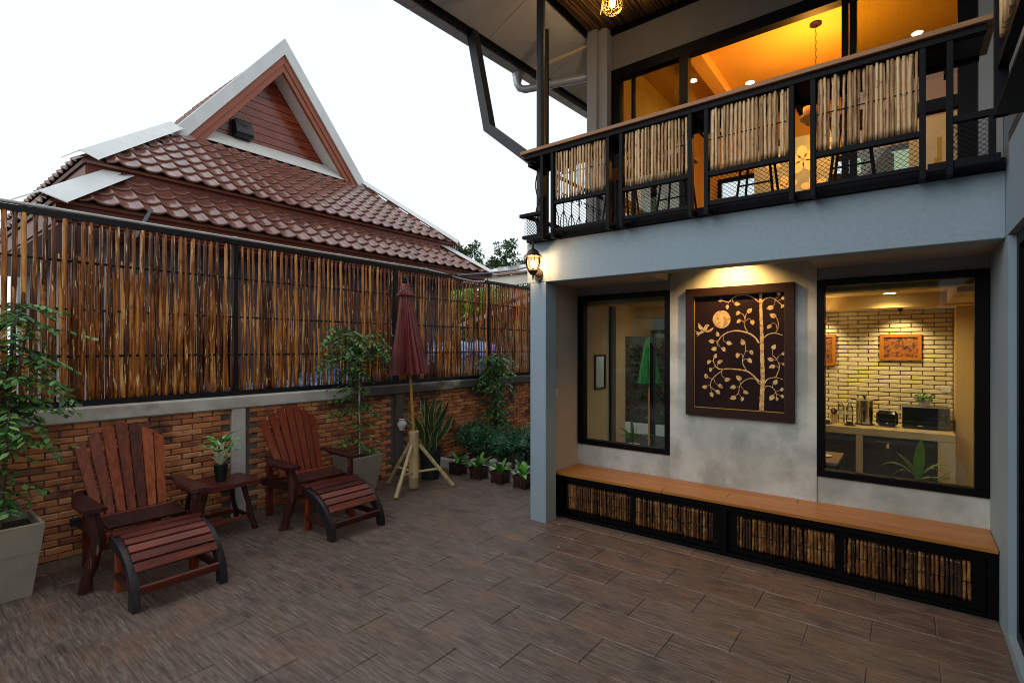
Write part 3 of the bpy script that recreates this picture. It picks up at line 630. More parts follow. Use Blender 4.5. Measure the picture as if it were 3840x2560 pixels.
# window wall: piers, sill walls and lintels round the two windows
part('window_wall', 'concrete', (-2.822, -1.797, 4.80, 4.95, -.02, .668)); part('window_wall', 'concrete', (-.575, .456, 4.80, 4.95, -.02, .660))
part('lintel', 'greypaint', (-2.822, -1.797, 4.80, 4.95, 2.254, BZ+.09)); part('lintel', 'greypaint', (-.575, .456, 4.80, 4.95, 2.249, BZ+.09))
part('concrete_panel', 'concrete', (-1.797, -.575, 4.785, 4.95, -.02, 2.62), ch=.003)
def window(x0, x1, z0, z1, y, fwd, m='blacksteel', gl='glass', parent=None, sx0=0, sx1=0, mull=()):
    b = MB()
    b.box(x0, x1, y-.02, y+.07, z0, z0+fwd, ch=.004); b.box(x0, x1, y-.02, y+.07, z1-fwd, z1, ch=.004)
    b.box(x0, x0+fwd+sx0, y-.022, y+.07, z0+fwd, z1-fwd, ch=.004); b.box(x1-fwd-sx1, x1, y-.022, y+.07, z0+fwd, z1-fwd, ch=.004)
    for q in mull: b.box(*q)
    w = b.build('window', m, parent or cb); i = .0
    MB().box(x0+fwd+sx0, x1-fwd-sx1, y+.02, y+.026, z0+fwd, z1-fwd).build('pane', gl, w)
    return w
w = window(-2.812, -1.795, .670, 2.254, 4.80, .052, sx0=.02)
w = window(-.577, .452, .662, 2.249, 4.80, .054, sx1=.022)
# right hand wing: wall, door opening, parapet
part('wing_wall', 'paint', (.456, .62, 4.01, 4.95, -.02, 2.34), (.456, .62, -2.0, 4.95, 2.345, 2.86), (.456, .62, -2.0, 4.01, -.02, .062))
dr = part('door_frame', 'blacksteel', (.49, .58, 3.93, 4.005, .064, 2.34), (.49, .58, 3.70, 3.775, .064, 2.34), (.49, .58, 2.0, 3.93, 2.27, 2.34), (.49, .58, 2.0, 3.93, .064, .14), (.49, .58, 2.7, 2.78, .14, 2.27))
part('pane', 'glass_dark', (.53, .536, 3.775, 3.93, .14, 2.27), (.53, .536, 2.78, 3.70, .14, 2.27), parent=dr)
part('wing_inside', 'cabinet', (.60, .64, 1.0, 3.98, .07, 2.33))
part('wing_floor', 'darkpaint', (.456, 1.2, -2, 4.0, 2.865, 2.92))
# first floor
part('balcony_slab', 'greypaint', (-2.96, .62, 4.285, 5.55, 2.60, 2.79))
part('upper_column', 'greypaint', (-3.06, -2.93, 5.42, 5.62, 2.79, 5.62), (-2.93, -2.815, 5.47, 5.62, 2.79, 5.62), ch=.004)
part('upper_column', 'greypaint', (.456, .60, 5.50, 5.62, 2.79, 5.62), ch=.004)
part('upper_wall', 'paint', (.602, .75, 2.0, 5.62, 2.93, 5.62))
part('upper_wall', 'upgrey', (-2.812, .456, 5.60, 5.75, 5.03, 5.62))
ub = MB(); Y = 5.60
ub.box(-2.81, .456, Y-.03, Y+.08, 4.91, 5.03); ub.box(-2.81, .456, Y-.03, Y+.08, 2.79, 2.86)
for x0, x1 in ((-2.81, -2.70), (-1.985, -1.89), (-.475, -.425), (-.415, -.36), (.335, .456)): ub.box(x0, x1, Y-.028, Y+.078, 2.86, 4.91)
ub.box(-2.70, -1.985, Y-.02, Y+.06, 3.72, 3.78); ub.box(-.36, .335, Y-.02, Y+.06, 3.70, 3.80)
uw = ub.build('window', 'blacksteel', cb)
for x0, x1 in ((-2.70, -1.985), (-.36, .335)):
    for z0, z1 in ((2.86, 3.72), (3.80, 4.91)): MB().box(x0, x1, Y+.02, Y+.026, z0, z1).build('pane', 'glass_up', uw)
for z0 in (2.86,): MB().box(-2.56, -2.53, Y-.01, Y+.05, z0, 4.91).build('sash_bar', 'blacksteel', uw)
# balcony channel and the steel under it
part('edge_channel', 'steel', (-2.97, .45, 4.06, 4.28, 2.737, 2.80))
# bamboo ceiling over the balcony
part('ceiling_board', 'darkpaint', (-3.06, .60, 2.5, 5.58, 5.54, 5.60))
its = []
def stick_mesh(seed, L, r0, r1=None, n=6, bow=.004, vertical=True, wob=.2):
    r = random.Random(seed); pts = []; rad = []; k = 9; nd = r.uniform(0, .2)
    for i in range(k+1):
        t = i/k*L; o = r.uniform(-bow, bow); f = (t+nd) % .24
        pts.append((o*.5, o, t) if vertical else (o, t, o*.5)); rad.append(r0*(1.12 if f < .04 else 1)*r.uniform(1-wob*.4, 1+wob*.4))
    return MB().tube(pts, rad, n).mesh('stick', True)
cm = [stick_mesh(i, 3.0, .016, vertical=False, bow=.006) for i in range(5)]
x = -3.03
while x < .58:
    its.append((random.randrange(5), Matrix.Translation((x, 2.55, 5.522+rnd(-.004, .004))) @ Matrix.Rotation(rnd(-.004, .004), 4, 'Z'))); x += .0345
scatter('ceiling_pole', cm, its, cb, 'bamboo_ceiling')
part('ceiling_trim', 'blacksteel', (-3.09, -3.05, 2.5, 5.60, 5.47, 5.60), (-3.05, .60, 5.56, 5.598, 5.46, 5.54))
# sloping white soffit with its gutter
def SO(y): return 5.13+(y-3.0)*.052
def soffpt(x, y): t = (x+3.75)/.69; return V((x, y, SO(y)+t*(5.50-SO(y)+(0 if y < 5.6 else -.0))))
ys = [2.2, 3.15, 4.40, 5.60, 6.80, 7.6]
for i in range(5):
    y0, y1 = ys[i]+.004, ys[i+1]-.004
    x1 = -3.09 if y0 < 5.59 else -2.2
    MB().prism([soffpt(-3.75, y0), soffpt(-3.75, y1), soffpt(x1, y1), soffpt(x1, y0)], (0, 0, .012)).build('soffit_panel', 'soffit', cb)
    u_ = V((0, 0, .03)); MB().prism([soffpt(-3.76, y0-.004)+u_, soffpt(-3.76, y1+.004)+u_, soffpt(x1, y1+.004)+u_, soffpt(x1, y0-.004)+u_], (0, 0, .05)).build('roof_sheet', 'greysteel', cb)
a = V((-3.78, 2.2, SO(2.2)+.0)); c = V((-3.78, 7.6, SO(7.6)+.0))
MB().beam(a, c, .05, .11).build('eave_beam', 'blacksteel', cb)
for i in range(9):
    p = a.lerp(c, i/9)+V((-.115, 0, -.005)); q = a.lerp(c, (i+.985)/9)+V((-.115, 0, -.005))
    MB().prism([p+V((-.07, 0, .05)), p+V((-.05, 0, -.06)), p+V((.07, 0, -.06)), p+V((.085, 0, .05))], q-p).build('gutter', 'galv', cb)
b = MB(); b.tube([(-3.90, 5.14, 5.20), (-3.90, 5.14, 5.12), (-3.90, 5.14, 5.04), (-3.875, 5.155, 4.99), (-3.82, 5.19, 4.97), (-3.5, 5.36, 5.005), (-3.02, 5.60, 5.06)], [.055, .062, .046, .046, .046, .046, .046], 14)
b.build('downpipe', 'galv', cb, smooth=True)
MB().lathe([(.075, 0), (.065, -.07), (.05, -.11)][::-1], (-3.90, 5.14, 5.21), 14).build('downpipe_outlet', 'galv', cb, smooth=True)
# steel columns and the kinked strut
MB().tube([(-2.885, 4.19, BZ+.38), (-2.885, 4.19, 6.2)], .044, 20).build('steel_column', 'greysteel', cb, smooth=True)
MB().tube([(-3.33, 4.93, -.05), (-3.33, 4.93, 5.43)], .040, 20).build('steel_column', 'greysteel', cb, smooth=True)
k0, k1, k2 = V((-2.90, 4.17, 3.52)), V((-3.54, 4.17, 4.05)), V((-3.98, 4.17, 6.05))
b = MB(); wv = .095; dv = .10
d0 = (k1-k0).normalized(); d1 = (k2-k1).normalized(); n0 = V((-d0.z, 0, d0.x)); n1 = V((-d1.z, 0, d1.x))
n0 = n0 if n0.z < 0 else -n0; n1 = n1 if n1.x < 0 else -n1; nm = (n0+n1).normalized()/ (n0.dot((n0+n1).normalized()))
out = [k0+n0*wv*.5, k1+nm*wv*.5, k2+n1*wv*.5]; inn = [k2-n1*wv*.5, k1-nm*wv*.5, k0-n0*wv*.5]
for s0, s1 in ((0, 1), (1, 2)):
    q = [out[s0], out[s1], inn[1 if s1 == 1 else 0], inn[2 if s0 == 0 else 1]]
    b.prism([p+V((0, -dv/2, 0)) for p in q], (0, dv, 0))
b.build('kinked_strut', 'greysteel', cb)
# small glazed corner seen past the upper column
w = window(-3.62, -2.9, 4.1, 5.2, 6.9, .05, 'greysteel', 'glass_dark')

# ------------------------------------------------------------------ balcony railing with bamboo screens
ra = thing('balcony_railing', 'black steel balcony railing with four pale bamboo screens and a timber top rail', 'railing', (-1.2, 3.95, 2.74))
def expmesh(b, x0, x1, z0, z1, y, axis='x', cw=.034, chh=.0145, t=.0022):
    """expanded metal: staggered diamonds as thin folded strips"""
    nx = int((x1-x0)/cw); nz = int((z1-z0)/chh); P = lambda u, z, o=0: (u, y+o, z) if axis == 'x' else (y+o, u, z)
    for j in range(nz+1):
        z = z0+(z1-z0)*j/nz; o = (j % 2)*.5
        for i in range(nx*2):
            u0 = x0+(x1-x0)*i/(nx*2); u1 = x0+(x1-x0)*(i+1)/(nx*2)
            za = z+(chh*.5 if (i+j) % 2 else -chh*.5)*.95; zb = z+(chh*.5 if (i+1+j) % 2 else -chh*.5)*.95
            b.quad(P(u0, za-t), P(u1, zb-t), P(u1, zb+t, .003), P(u0, za+t, .003))
posts = [-2.70, -2.585, -2.02, -1.895, -1.32, -1.197, -.625, -.497, .076, .201]
for x in posts:
    part('post', 'steel', (x-.016, x+.016, 3.93, 3.985, 2.715, 3.525), parent=ra, ch=.002)
    part('bracket', 'steel', (x-.016, x+.016, 3.985, 4.06, 2.72, 2.765), parent=ra)
    MB().prism([(x-.012, 4.0, 3.525), (x-.012, 4.34, 3.525), (x-.012, 4.34, 3.44), (x-.012, 4.12, 3.44), (x-.012, 4.0, 3.36)], (.024, 0, 0)).build('shelf_arm', 'blacksteel', ra)
part('top_bar', 'steel', (-2.90, .36, 3.925, 3.985, 3.500, 3.540), (-2.90, .36, 4.30, 4.34, 3.500, 3.54), parent=ra, ch=.002)
part('handrail', 'railwood', (-2.93, .435, 3.90, 3.99, 3.543, 3.575), (-2.93, .40, 3.995, 4.36, 3.543, 3.575), parent=ra, ch=.003)
part('shelf_underside', 'darkpaint', (-2.88, .36, 3.99, 4.30, 3.528, 3.541), parent=ra)
part('end_arm', 'steel', (-2.90, -2.86, 3.99, 4.30, 3.45, 3.50), parent=ra)
pal = [stick_mesh(300+i, 1., .0090, n=7, bow=.0022, wob=.14) for i in range(7)]
its = []
for (x0, x1, zb) in ((-2.57, -2.035, 3.06), (-1.88, -1.337, 3.045), (-1.18, -.64, 3.03), (-.482, .06, 3.01)):
    zt = 3.497
    part('screen_bar', 'steel', (x0-.002, x1+.002, 3.935, 3.98, zb-.035, zb-.003), (x0-.002, x1+.002, 3.94, 3.975, 2.775, 2.80), parent=ra)
    MB().tube([(x0, 3.957, (zt+zb)/2+.01), (x1, 3.957, (zt+zb)/2+.01)], .004, 6).build('rod', 'rod', ra)
    q = 0; x = x0+.013
    while x < x1-.008:
        y = 3.946 if q % 2 else 3.968; s = rnd(.8, 1.15); hz = zt-zb-rnd(.0, .012)
        if q % 2 == 0 or random.random() < .93: its.append((random.randrange(7), Matrix.Translation((x, y, zb)) @ Matrix.Rotation(rnd(-.010, .010), 4, 'Y') @ Matrix.Rotation(rnd(0, 6), 4, 'Z') @ Matrix.Diagonal((s, s, hz, 1))))
        x += rnd(.0125, .0155); q += 1
    b = MB(); expmesh(b, x0, x1, 2.80, zb-.04, 3.962); b.build('mesh_panel', 'blacksteel', ra, kind='stuff')
scatter('bamboo_stick', pal, its, ra, 'bamboo_pale')
# low right bay and left return
part('low_bar', 'steel', (.216, .40, 3.94, 3.98, 3.02, 3.055), (.10, .42, 3.94, 3.98, 2.755, 2.80), (.37, .40, 3.94, 3.98, 2.80, 3.02), parent=ra)
b = MB(); expmesh(b, .216, .37, 2.80, 3.02, 3.962); b.build('mesh_panel', 'blacksteel', ra, kind='stuff')
part('return_bar', 'steel', (-2.96, -2.716, 3.93, 3.985, 2.955, 2.985), (-2.93, -2.716, 3.935, 3.98, 2.745, 2.775), (-2.93, -2.89, 3.985, 5.4, 2.955, 2.985), parent=ra)
b = MB(); expmesh(b, -2.925, -2.716, 2.775, 2.955, 3.957); expmesh(b, 3.98, 5.35, 2.80, 2.955, -2.91, 'y'); b.build('mesh_panel', 'blacksteel', ra, kind='stuff')
# scrolled iron balustrade on the left side of the balcony
ir = thing('scroll_balustrade', 'dark wrought iron balustrade with heart scrolls at the left side of the balcony', 'railing', (-2.86, 4.8, 2.8))
part('iron_rail', 'rod', (-2.875, -2.85, 4.35, 5.45, 3.46, 3.49), (-2.875, -2.85, 4.35, 5.45, 2.83, 2.85), parent=ir)
for i in range(7):
    y = 4.42+i*.16; b = MB(); b.tube([(-2.862, y, 2.85), (-2.862, y, 3.46)], .006, 6)
    for sg in (-1, 1):
        b.tube([(-2.862, y+sg*(.065*sin(t*pi)*(1 if t < .8 else .6)), 2.86+t*.30) for t in [j/9 for j in range(10)]], .005, 5)
        b.tube([(-2.862, y+sg*(.03+.025*cos(t*5)), 3.30+.03*sin(t*5)) for t in [j/8 for j in range(9)]], .005, 5)
    b.build('scroll_bar', 'rod', ir)
b = MB()
for sx in (0, 1): b.tube([(-2.80-.04*sin(t*pi*2)*(1 if sx else -1)-.02, 4.06, 2.82+t*.62) for t in [j/14 for j in range(15)]], .006, 5)
b.tube([(-2.80+.03*cos(t*8)*(1-t*.5), 4.06, 3.10+.03*sin(t*8)*(1-t*.5)) for t in [j/12 for j in range(13)]], .006, 5).build('scroll_end', 'rod', ir)

# wing balcony at the right edge
rb = thing('wing_railing', 'bamboo screened balcony railing of the right hand wing at the top right corner', 'railing', (.33, 2.6, 2.7))
for y in (3.03, 2.15): part('post', 'steel', (.30, .345, y-.017, y+.017, 2.70, 4.3), parent=rb)
part('rail', 'steel', (.31, .345, 1.4, 3.01, 2.90, 2.935), parent=rb); part('rail', 'steel', (.31, .345, 1.4, 3.01, 3.84, 3.88), parent=rb)
part('wall_fixing', 'steel', (.345, .456, 3.0, 3.04, 2.72, 2.76), (.30, .456, 2.1, 3.04, 2.70, 2.715), parent=rb)
its = []; y = 2.185
while y < 2.99: its.append((random.randrange(7), Matrix.Translation((.325+rnd(-.006, .006), y, 3.02)) @ Matrix.Rotation(rnd(0, 6), 4, 'Z') @ Matrix.Diagonal((1, 1, .82, 1)))); y += .021
scatter('bamboo_stick', pal, its, rb, 'bamboo_pale')

# ------------------------------------------------------------------ storage bench in the niche
be = thing('storage_bench', 'long bench with orange teak top and black base with brown bamboo sliding doors', 'bench', (-1.15, 4.57, 0))
for i, (y0, y1) in enumerate(((4.332, 4.485), (4.487, 4.642), (4.644, 4.797))):
    b = MB(); xs = [-2.815, -1.2+.5*(i-1), .453]
    for j in range(2): MB().box(xs[j]+.001, xs[j+1]-.001, y0+.0005, y1-.0005, .421, .450+rnd(-.0006, .0006), ch=.004).build('seat_board', 'teak', be)
part('frame', 'blacksteel', (-2.815, .452, 4.352, 4.385, .375, .419), (-2.815, .452, 4.352, 4.385, .003, .028), (-2.815, -2.775, 4.353, 4.386, .028, .375), (-1.205, -1.160, 4.350, 4.386, .028, .375), (.400, .452, 4.353, 4.386, .028, .375), (-2.815, .452, 4.386, 4.78, .360, .405), parent=be, ch=.002)
part('back_board', 'blacksteel', (-2.81, .45, 4.46, 4.47, .003, .36), parent=be)
dm = [stick_mesh(500+i, 1., .0120, n=7, bow=.002, wob=.16) for i in range(6)]
for (x0, x1, yy) in ((-2.772, -1.985, 4.395), (-2.0, -1.208, 4.372), (-1.157, -.375, 4.395), (-.395, .397, 4.372)):
    fr = .036; f = part('sliding_door', 'blacksteel', (x0, x1, yy, yy+.022, .030, .030+fr), (x0, x1, yy, yy+.022, .372-fr, .372), (x0, x0+fr+(.03 if x0 < -2.5 or abs(x0+1.157) < .01 else 0), yy, yy+.022, .030+fr, .372-fr), (x1-fr-(.03 if x1 > .3 or abs(x1+1.208) < .01 else 0), x1, yy, yy+.022, .030+fr, .372-fr), parent=be, ch=.001)
    a0 = x0+fr+.008; a1 = x1-fr-.006
    MB().tube([(a0, yy+.004, .20), (a1, yy+.004, .20)], .003, 5).build('rod', 'steel', f)
    x = a0; its = []
    while x < a1:
        s = rnd(.75, 1.1); its.append((random.randrange(6), Matrix.Translation((x, yy+.014, .030+fr-.002)) @ Matrix.Rotation(rnd(-.02, .02), 4, 'Y') @ Matrix.Rotation(rnd(0, 6), 4, 'Z') @ Matrix.Diagonal((s, s, .272, 1)))); x += rnd(.019, .027)
    scatter('bamboo_slat', dm, its, f, 'bamboo_dark')

# ------------------------------------------------------------------ framed tree painting
fp = thing('framed_painting', 'large dark framed painting of a golden curling branched tree, moon and bird', 'painting', (-1.18, 4.75, 1.66))
x0, x1, z0, z1 = -1.630, -.734, 1.082, 2.245; fwid = .072; yf = 4.742
for q in (((x0, z1), (x1, z1), (x1-fwid, z1-fwid), (x0+fwid, z1-fwid)), ((x0, z0), (x1, z0), (x1-fwid, z0+fwid), (x0+fwid, z0+fwid)), ((x0, z0), (x0, z1), (x0+fwid, z1-fwid), (x0+fwid, z0+fwid)), ((x1, z0), (x1, z1), (x1-fwid, z1-fwid), (x1-fwid, z0+fwid))):
    MB().prism([(a, yf, c) for a, c in q], (0, .042, 0)).build('frame_rail', 'frame', fp)
cx0, cx1, cz0, cz1 = x0+fwid, x1-fwid, z0+fwid, z1-fwid
part('canvas', 'canvas', (cx0, cx1, 4.772, 4.784, cz0, cz1), parent=fp)
g = MB()
for q in ((cx0, cx1, cz1-.004, cz1), (cx0, cx1, cz0, cz0+.004), (cx0, cx0+.004, cz0+.004, cz1-.004), (cx1-.004, cx1, cz0+.004, cz1-.004)): g.box(q[0], q[1], 4.764, 4.772, q[2], q[3])
g.build('gilt_fillet', 'giltline', fp)
# painting coordinates: photo crop pixels (245..1062, 270..1310) -> canvas
# homography approximated by columns: x mapped through the wall's perspective
def PT(u, v):
    U = 2500+u/2.4117; Vv = 1000+v/2.4117; r = (U-1920)/1907; t = 4.77/(r*.613+.790)
    return (t*(r*.790-.613), 1.7+(1304-Vv)/1907*t)
def cl(p): return (min(max(p[0], cx0+.005), cx1-.005), min(max(p[1], cz0+.005), cz1-.005))
def ribbon(b, pts, w0, w1, y=4.7705):
    pts = [PT(*p) for p in pts]; sm = []
    n = len(pts)
    for i in range(n-1):                                    # Catmull-Rom
        p0, p1, p2, p3 = pts[max(i-1, 0)], pts[i], pts[i+1], pts[min(i+2, n-1)]
        for k in range(6):
            t = k/6; sm.append(tuple(.5*((2*p1[a])+(-p0[a]+p2[a])*t+(2*p0[a]-5*p1[a]+4*p2[a]-p3[a])*t*t+(-p0[a]+3*p1[a]-3*p2[a]+p3[a])*t**3) for a in (0, 1)))
    sm.append(pts[-1]); L = []; Rr = []
    for i, p in enumerate(sm):
        a, c = sm[max(i-1, 0)], sm[min(i+1, len(sm)-1)]; dx, dz = c[0]-a[0], c[1]-a[1]; l = math.hypot(dx, dz) or 1
        w = (w0+(w1-w0)*i/len(sm))*.5*(.72 if w0 < .021 else .95)*(1+.12*sin(i*2.3)); L.append(cl((p[0]-dz/l*w, p[1]+dx/l*w))); Rr.append(cl((p[0]+dz/l*w, p[1]-dx/l*w)))
    for i in range(len(sm)-1): b.prism([(L[i][0], y, L[i][1]), (L[i+1][0], y, L[i+1][1]), (Rr[i+1][0], y, Rr[i+1][1]), (Rr[i][0], y, Rr[i][1])], (0, .0014, 0))
tr = MB()
ribbon(tr, [(850, 240), (852, 400), (858, 560), (862, 760), (868, 1000), (862, 1160), (858, 1296)], .022, .040)
for pts, w in (([(835, 320), (790, 285), (720, 255), (640, 262), (590, 290), (560, 318), (490, 303)], .014), ([(596, 290), (600, 320), (630, 338)], .006), ([(560, 318), (548, 360)], .006),
    ([(862, 318), (890, 290), (940, 278), (980, 295), (1045, 350)], .013), ([(980, 292), (975, 340), (940, 370)], .006), ([(985, 285), (1020, 265), (1012, 245)], .005), ([(1000, 310), (1050, 290)], .005),
    ([(835, 690), (800, 640), (740, 600), (640, 578), (560, 590), (500, 625), (465, 672), (450, 690)], .020), ([(735, 595), (705, 535), (708, 480), (690, 430), (645, 418)], .010), ([(708, 480), (718, 430), (748, 400)], .007), ([(706, 525), (690, 490), (655, 488)], .006), ([(715, 490), (745, 468), (775, 498)], .006),
    ([(512, 622), (515, 670), (560, 692)], .006), ([(490, 640), (465, 612)], .005), ([(465, 672), (410, 674)], .005), ([(462, 680), (455, 720), (430, 740)], .005), ([(462, 680), (480, 722), (512, 743)], .005),
    ([(880, 640), (920, 610), (980, 600), (1050, 620)], .014), ([(980, 600), (1005, 560), (1008, 500), (992, 460), (965, 440)], .008), ([(1000, 580), (990, 525), (960, 510), (930, 538)], .006),
    ([(838, 1040), (800, 1000), (740, 950), (660, 930), (560, 922), (480, 925), (440, 895), (422, 845), (440, 808)], .020), ([(720, 935), (690, 880), (688, 830), (712, 760), (712, 710), (690, 685)], .009), ([(688, 820), (680, 790), (642, 798)], .006), ([(708, 770), (725, 762), (765, 772)], .006), ([(690, 850), (715, 832), (750, 846)], .006),
    ([(425, 850), (385, 857)], .005), ([(458, 900), (460, 870), (480, 860)], .005), ([(440, 905), (398, 928)], .005), ([(505, 935), (440, 985), (405, 1030), (395, 1080), (440, 1118), (462, 1130)], .010), ([(500, 940), (500, 985), (545, 1020)], .006), ([(410, 1015), (360, 990)], .005), ([(398, 1060), (345, 1088)], .005), ([(396, 1085), (408, 1150)], .005), ([(425, 1010), (440, 1050), (485, 1078)], .006),
    ([(838, 1060), (800, 1015), (740, 1012), (690, 1040), (660, 1080), (648, 1140), (605, 1180)], .010), ([(668, 1060), (655, 1010)], .005), ([(660, 1082), (605, 1087)], .005), ([(672, 1080), (712, 1134)], .005), ([(650, 1145), (684, 1192)], .005),
    ([(885, 1055), (915, 1015), (985, 1000), (1050, 1018)], .013), ([(985, 1000), (1015, 930), (1015, 880), (990, 830), (955, 790), (966, 728)], .009), ([(1000, 830), (1020, 800), (1055, 785)], .006), ([(990, 845), (945, 838)], .005), ([(1012, 915), (985, 895), (955, 902)], .005), ([(1020, 870), (1055, 878)], .005),
    ([(888, 1085), (930, 1078), (975, 1110), (990, 1145), (1045, 1170)], .008), ([(955, 1090), (965, 1060), (982, 1045)], .005), ([(985, 1135), (952, 1180)], .005), ([(990, 1150), (998, 1195)], .005), ([(985, 1130), (1040, 1110)], .005)):
    ribbon(tr, pts, w, w*.5)
tr.build('gold_tree', 'gold', fp)
for (u, v, s, an) in ((490, 303, 20, 200), (548, 362, 20, 270), (634, 336, 24, -10), (645, 418, 22, 230), (748, 400, 26, 50), (655, 490, 22, 220), (776, 500, 24, -80), (965, 443, 28, 150), (928, 540, 22, 230), (940, 370, 28, 190), (1014, 245, 22, 90), (1052, 284, 18, 90), (1048, 355, 18, 240),
    (460, 612, 22, 100), (408, 674, 26, 170), (432, 742, 26, 190), (514, 744, 24, -60), (562, 690, 26, -15), (690, 685, 28, 110), (765, 772, 22, -60), (642, 798, 24, 260), (750, 846, 25, -50), (440, 808, 22, 70), (382, 858, 22, 240), (480, 860, 24, 30), (397, 928, 20, 270), (358, 990, 24, 110), (346, 1087, 24, 180), (406, 1152, 24, 290), (462, 1130, 24, -45), (484, 1077, 24, -40), (545, 1020, 26, 10),
    (655, 1008, 28, 130), (604, 1087, 25, 200), (713, 1134, 23, -20), (605, 1182, 27, 200), (684, 1192, 20, 260), (967, 728, 24, 60), (943, 838, 25, 160), (956, 902, 25, 200), (1054, 786, 16, 60), (1056, 878, 16, -60), (982, 1046, 25, 60), (952, 1180, 27, 240), (998, 1194, 16, 270), (1040, 1110, 18, 60), (1044, 1170, 18, -60)):
    c = PT(u, v); s = s*.00088; a = R(an); pl = []
    for k in range(14):
        t = 2*pi*k/14; rr_ = 1-.28*abs(t/pi-1)*0+(.55 if k == 0 else .12*cos(t*2)-.22*(1 if k == 7 else 0))
        pl.append((c[0]+s*rr_*cos(t+a)*.9, c[1]+s*rr_*sin(t+a)*.9))
    pl = [cl(p) for p in pl]
    MB().prism([(p[0], 4.7695, p[1]) for p in pl], (0, .0014, 0)).build('gold_leaf', 'gold', fp)
c = PT(496, 476); MB().prism([(c[0]+.077*cos(2*pi*k/28), 4.770, c[1]+.080*sin(2*pi*k/28)) for k in range(28)], (0, .0014, 0)).build('gold_moon', 'gold', fp)
bd = MB()
for pl in (((300, 590), (330, 560), (350, 525), (370, 518), (388, 530), (372, 545), (360, 575), (330, 598)), ((322, 570), (300, 570), (286, 545), (288, 503), (305, 525), (325, 548), (338, 552)), ((345, 580), (380, 572), (424, 545), (420, 565), (395, 588), (355, 596)), ((315, 590), (290, 592), (254, 578), (275, 598), (262, 612), (285, 608), (272, 634), (300, 612), (325, 598))):
    bd.prism([(PT(*p)[0], 4.770, PT(*p)[1]) for p in pl], (0, .0014, 0))
bd.build('gold_bird', 'gold', fp)

# ------------------------------------------------------------------ wall lantern
la = thing('wall_lantern', 'lit dark bronze carriage wall lantern on the left end of the blue grey beam', 'lantern', (-2.81, 3.95, 2.5))
lx, ly = -2.812, 3.95
MB().lathe([(.002, 2.345), (.009, 2.352), (.004, 2.362), (.010, 2.378), (.006, 2.388), (.022, 2.40), (.034, 2.418), (.040, 2.432), (.036, 2.440)], (lx, ly, 0), 14, 1.25, 1.25).build('base', 'bronze', la, smooth=True)
MB().lathe([(.036, 2.440), (.050, 2.475), (.056, 2.515), (.054, 2.55), (.050, 2.568)], (lx, ly, 0), 20, 1.28, 1.28).build('glass_bowl', 'lampglass', la, smooth=True)
for k in range(6):
    t = 2*pi*k/6+.3; MB().tube([(lx+1.28*r_*cos(t), ly+1.28*r_*sin(t), z) for r_, z in ((.038, 2.438), (.052, 2.475), (.058, 2.515), (.056, 2.55), (.053, 2.570))], .0032, 5).build('rib', 'bronze', la)
MB().lathe([(.072, 2.566), (.070, 2.574), (.052, 2.592), (.044, 2.612), (.034, 2.628), (.016, 2.642), (.007, 2.650), (.012, 2.660), (.006, 2.672), (.010, 2.688), (.004, 2.706), (.001, 2.712)], (lx, ly, 0), 12, 1.25, 1.25).build('cap', 'bronze', la, smooth=False)
MB().tube([(lx, ly, 2.43), (lx, ly, 2.462)], .014, 10).build('lamp_holder', 'bronze', la)
bu = MB().lathe([(.006, 2.46), (.018, 2.485), (.021, 2.505), (.014, 2.525), (.002, 2.535)], (lx, ly, 0), 12).build('bulb', 'bulb', la, smooth=True)
b = MB(); b.prism([(lx-.03+.052*sx, 4.097, 2.412+z) for sx, z in ((-.75, -.035), (0, -.075), (.75, -.035), (.9, .0), (.75, .035), (0, .072), (-.75, .035), (-.9, 0))], (0, -.018, 0)); b.build('wall_plate', 'bronze', la)
MB().tube([(lx-.02, 4.085, 2.412), (lx-.01, 4.03, 2.408), (lx, 3.985, 2.40), (lx, ly, 2.405)], [.030, .022, .012, .010], 10).build('arm', 'bronze', la, smooth=True)
part('sticker', 'yellow', (lx-.015, lx+.006, 4.0745, 4.0765, 2.378, 2.387), parent=la)
light('POINT', 'lantern_light', (lx, ly, 2.50), 16, (1, .60, .30), .036, la)

# ------------------------------------------------------------------ wire pendant under the bamboo ceiling
pl_ = thing('wire_pendant', 'glowing wire bowl pendant lamp hanging under the bamboo ceiling', 'lamp', (-2.31, 4.6, 5.1))
px_, py_, pz_ = -2.31, 4.60, 5.12
MB().tube([(px_, py_, 5.50), (px_, py_, 5.27)], .003, 5).build('cord', 'rod', pl_)
b = MB()
for k in range(18):
    t = 2*pi*k/18; b.tube([(px_+r_*cos(t), py_+r_*sin(t), pz_+z) for r_, z in ((.045, .12), (.085, .07), (.104, .0), (.095, -.06), (.055, -.10), (.01, -.112))], .0014, 4)
for r_, z in ((.085, .07), (.100, .03), (.104, 0), (.100, -.04), (.085, -.075), (.055, -.10)): b.tube([(px_+r_*cos(2*pi*k/20), py_+r_*sin(2*pi*k/20), pz_+z) for k in range(21)], .0014, 4)
b.build('wire_bowl', 'giltline', pl_, kind='stuff')
MB().tube([(px_-.10, py_, pz_+.14), (px_-.12, py_-.02, pz_-.08), (px_+.0, py_-.10, pz_-.19), (px_+.12, py_-.02, pz_-.06), (px_+.09, py_, pz_+.14), (px_-.10, py_, pz_+.14)], .005, 5).build('wire_frame', 'bronze', pl_)
MB().lathe([(.01, .09), (.018, .07), (.026, .03), (.030, 0), (.024, -.035), (.002, -.05)], (px_, py_, pz_), 12).build('bulb', 'bulb', pl_, smooth=True)
MB().tube([(px_, py_, pz_+.15), (px_, py_, pz_+.08)], .018, 10).build('lamp_holder', 'bronze', pl_)
light('POINT', 'pendant_light', (px_, py_, pz_), 22, (1, .62, .26), .045, pl_)
ps = thing('niche_spotlight', 'small hidden spotlight in the ceiling slot above the gold tree painting', 'spotlight', (-1.2, 4.5, 2.6))
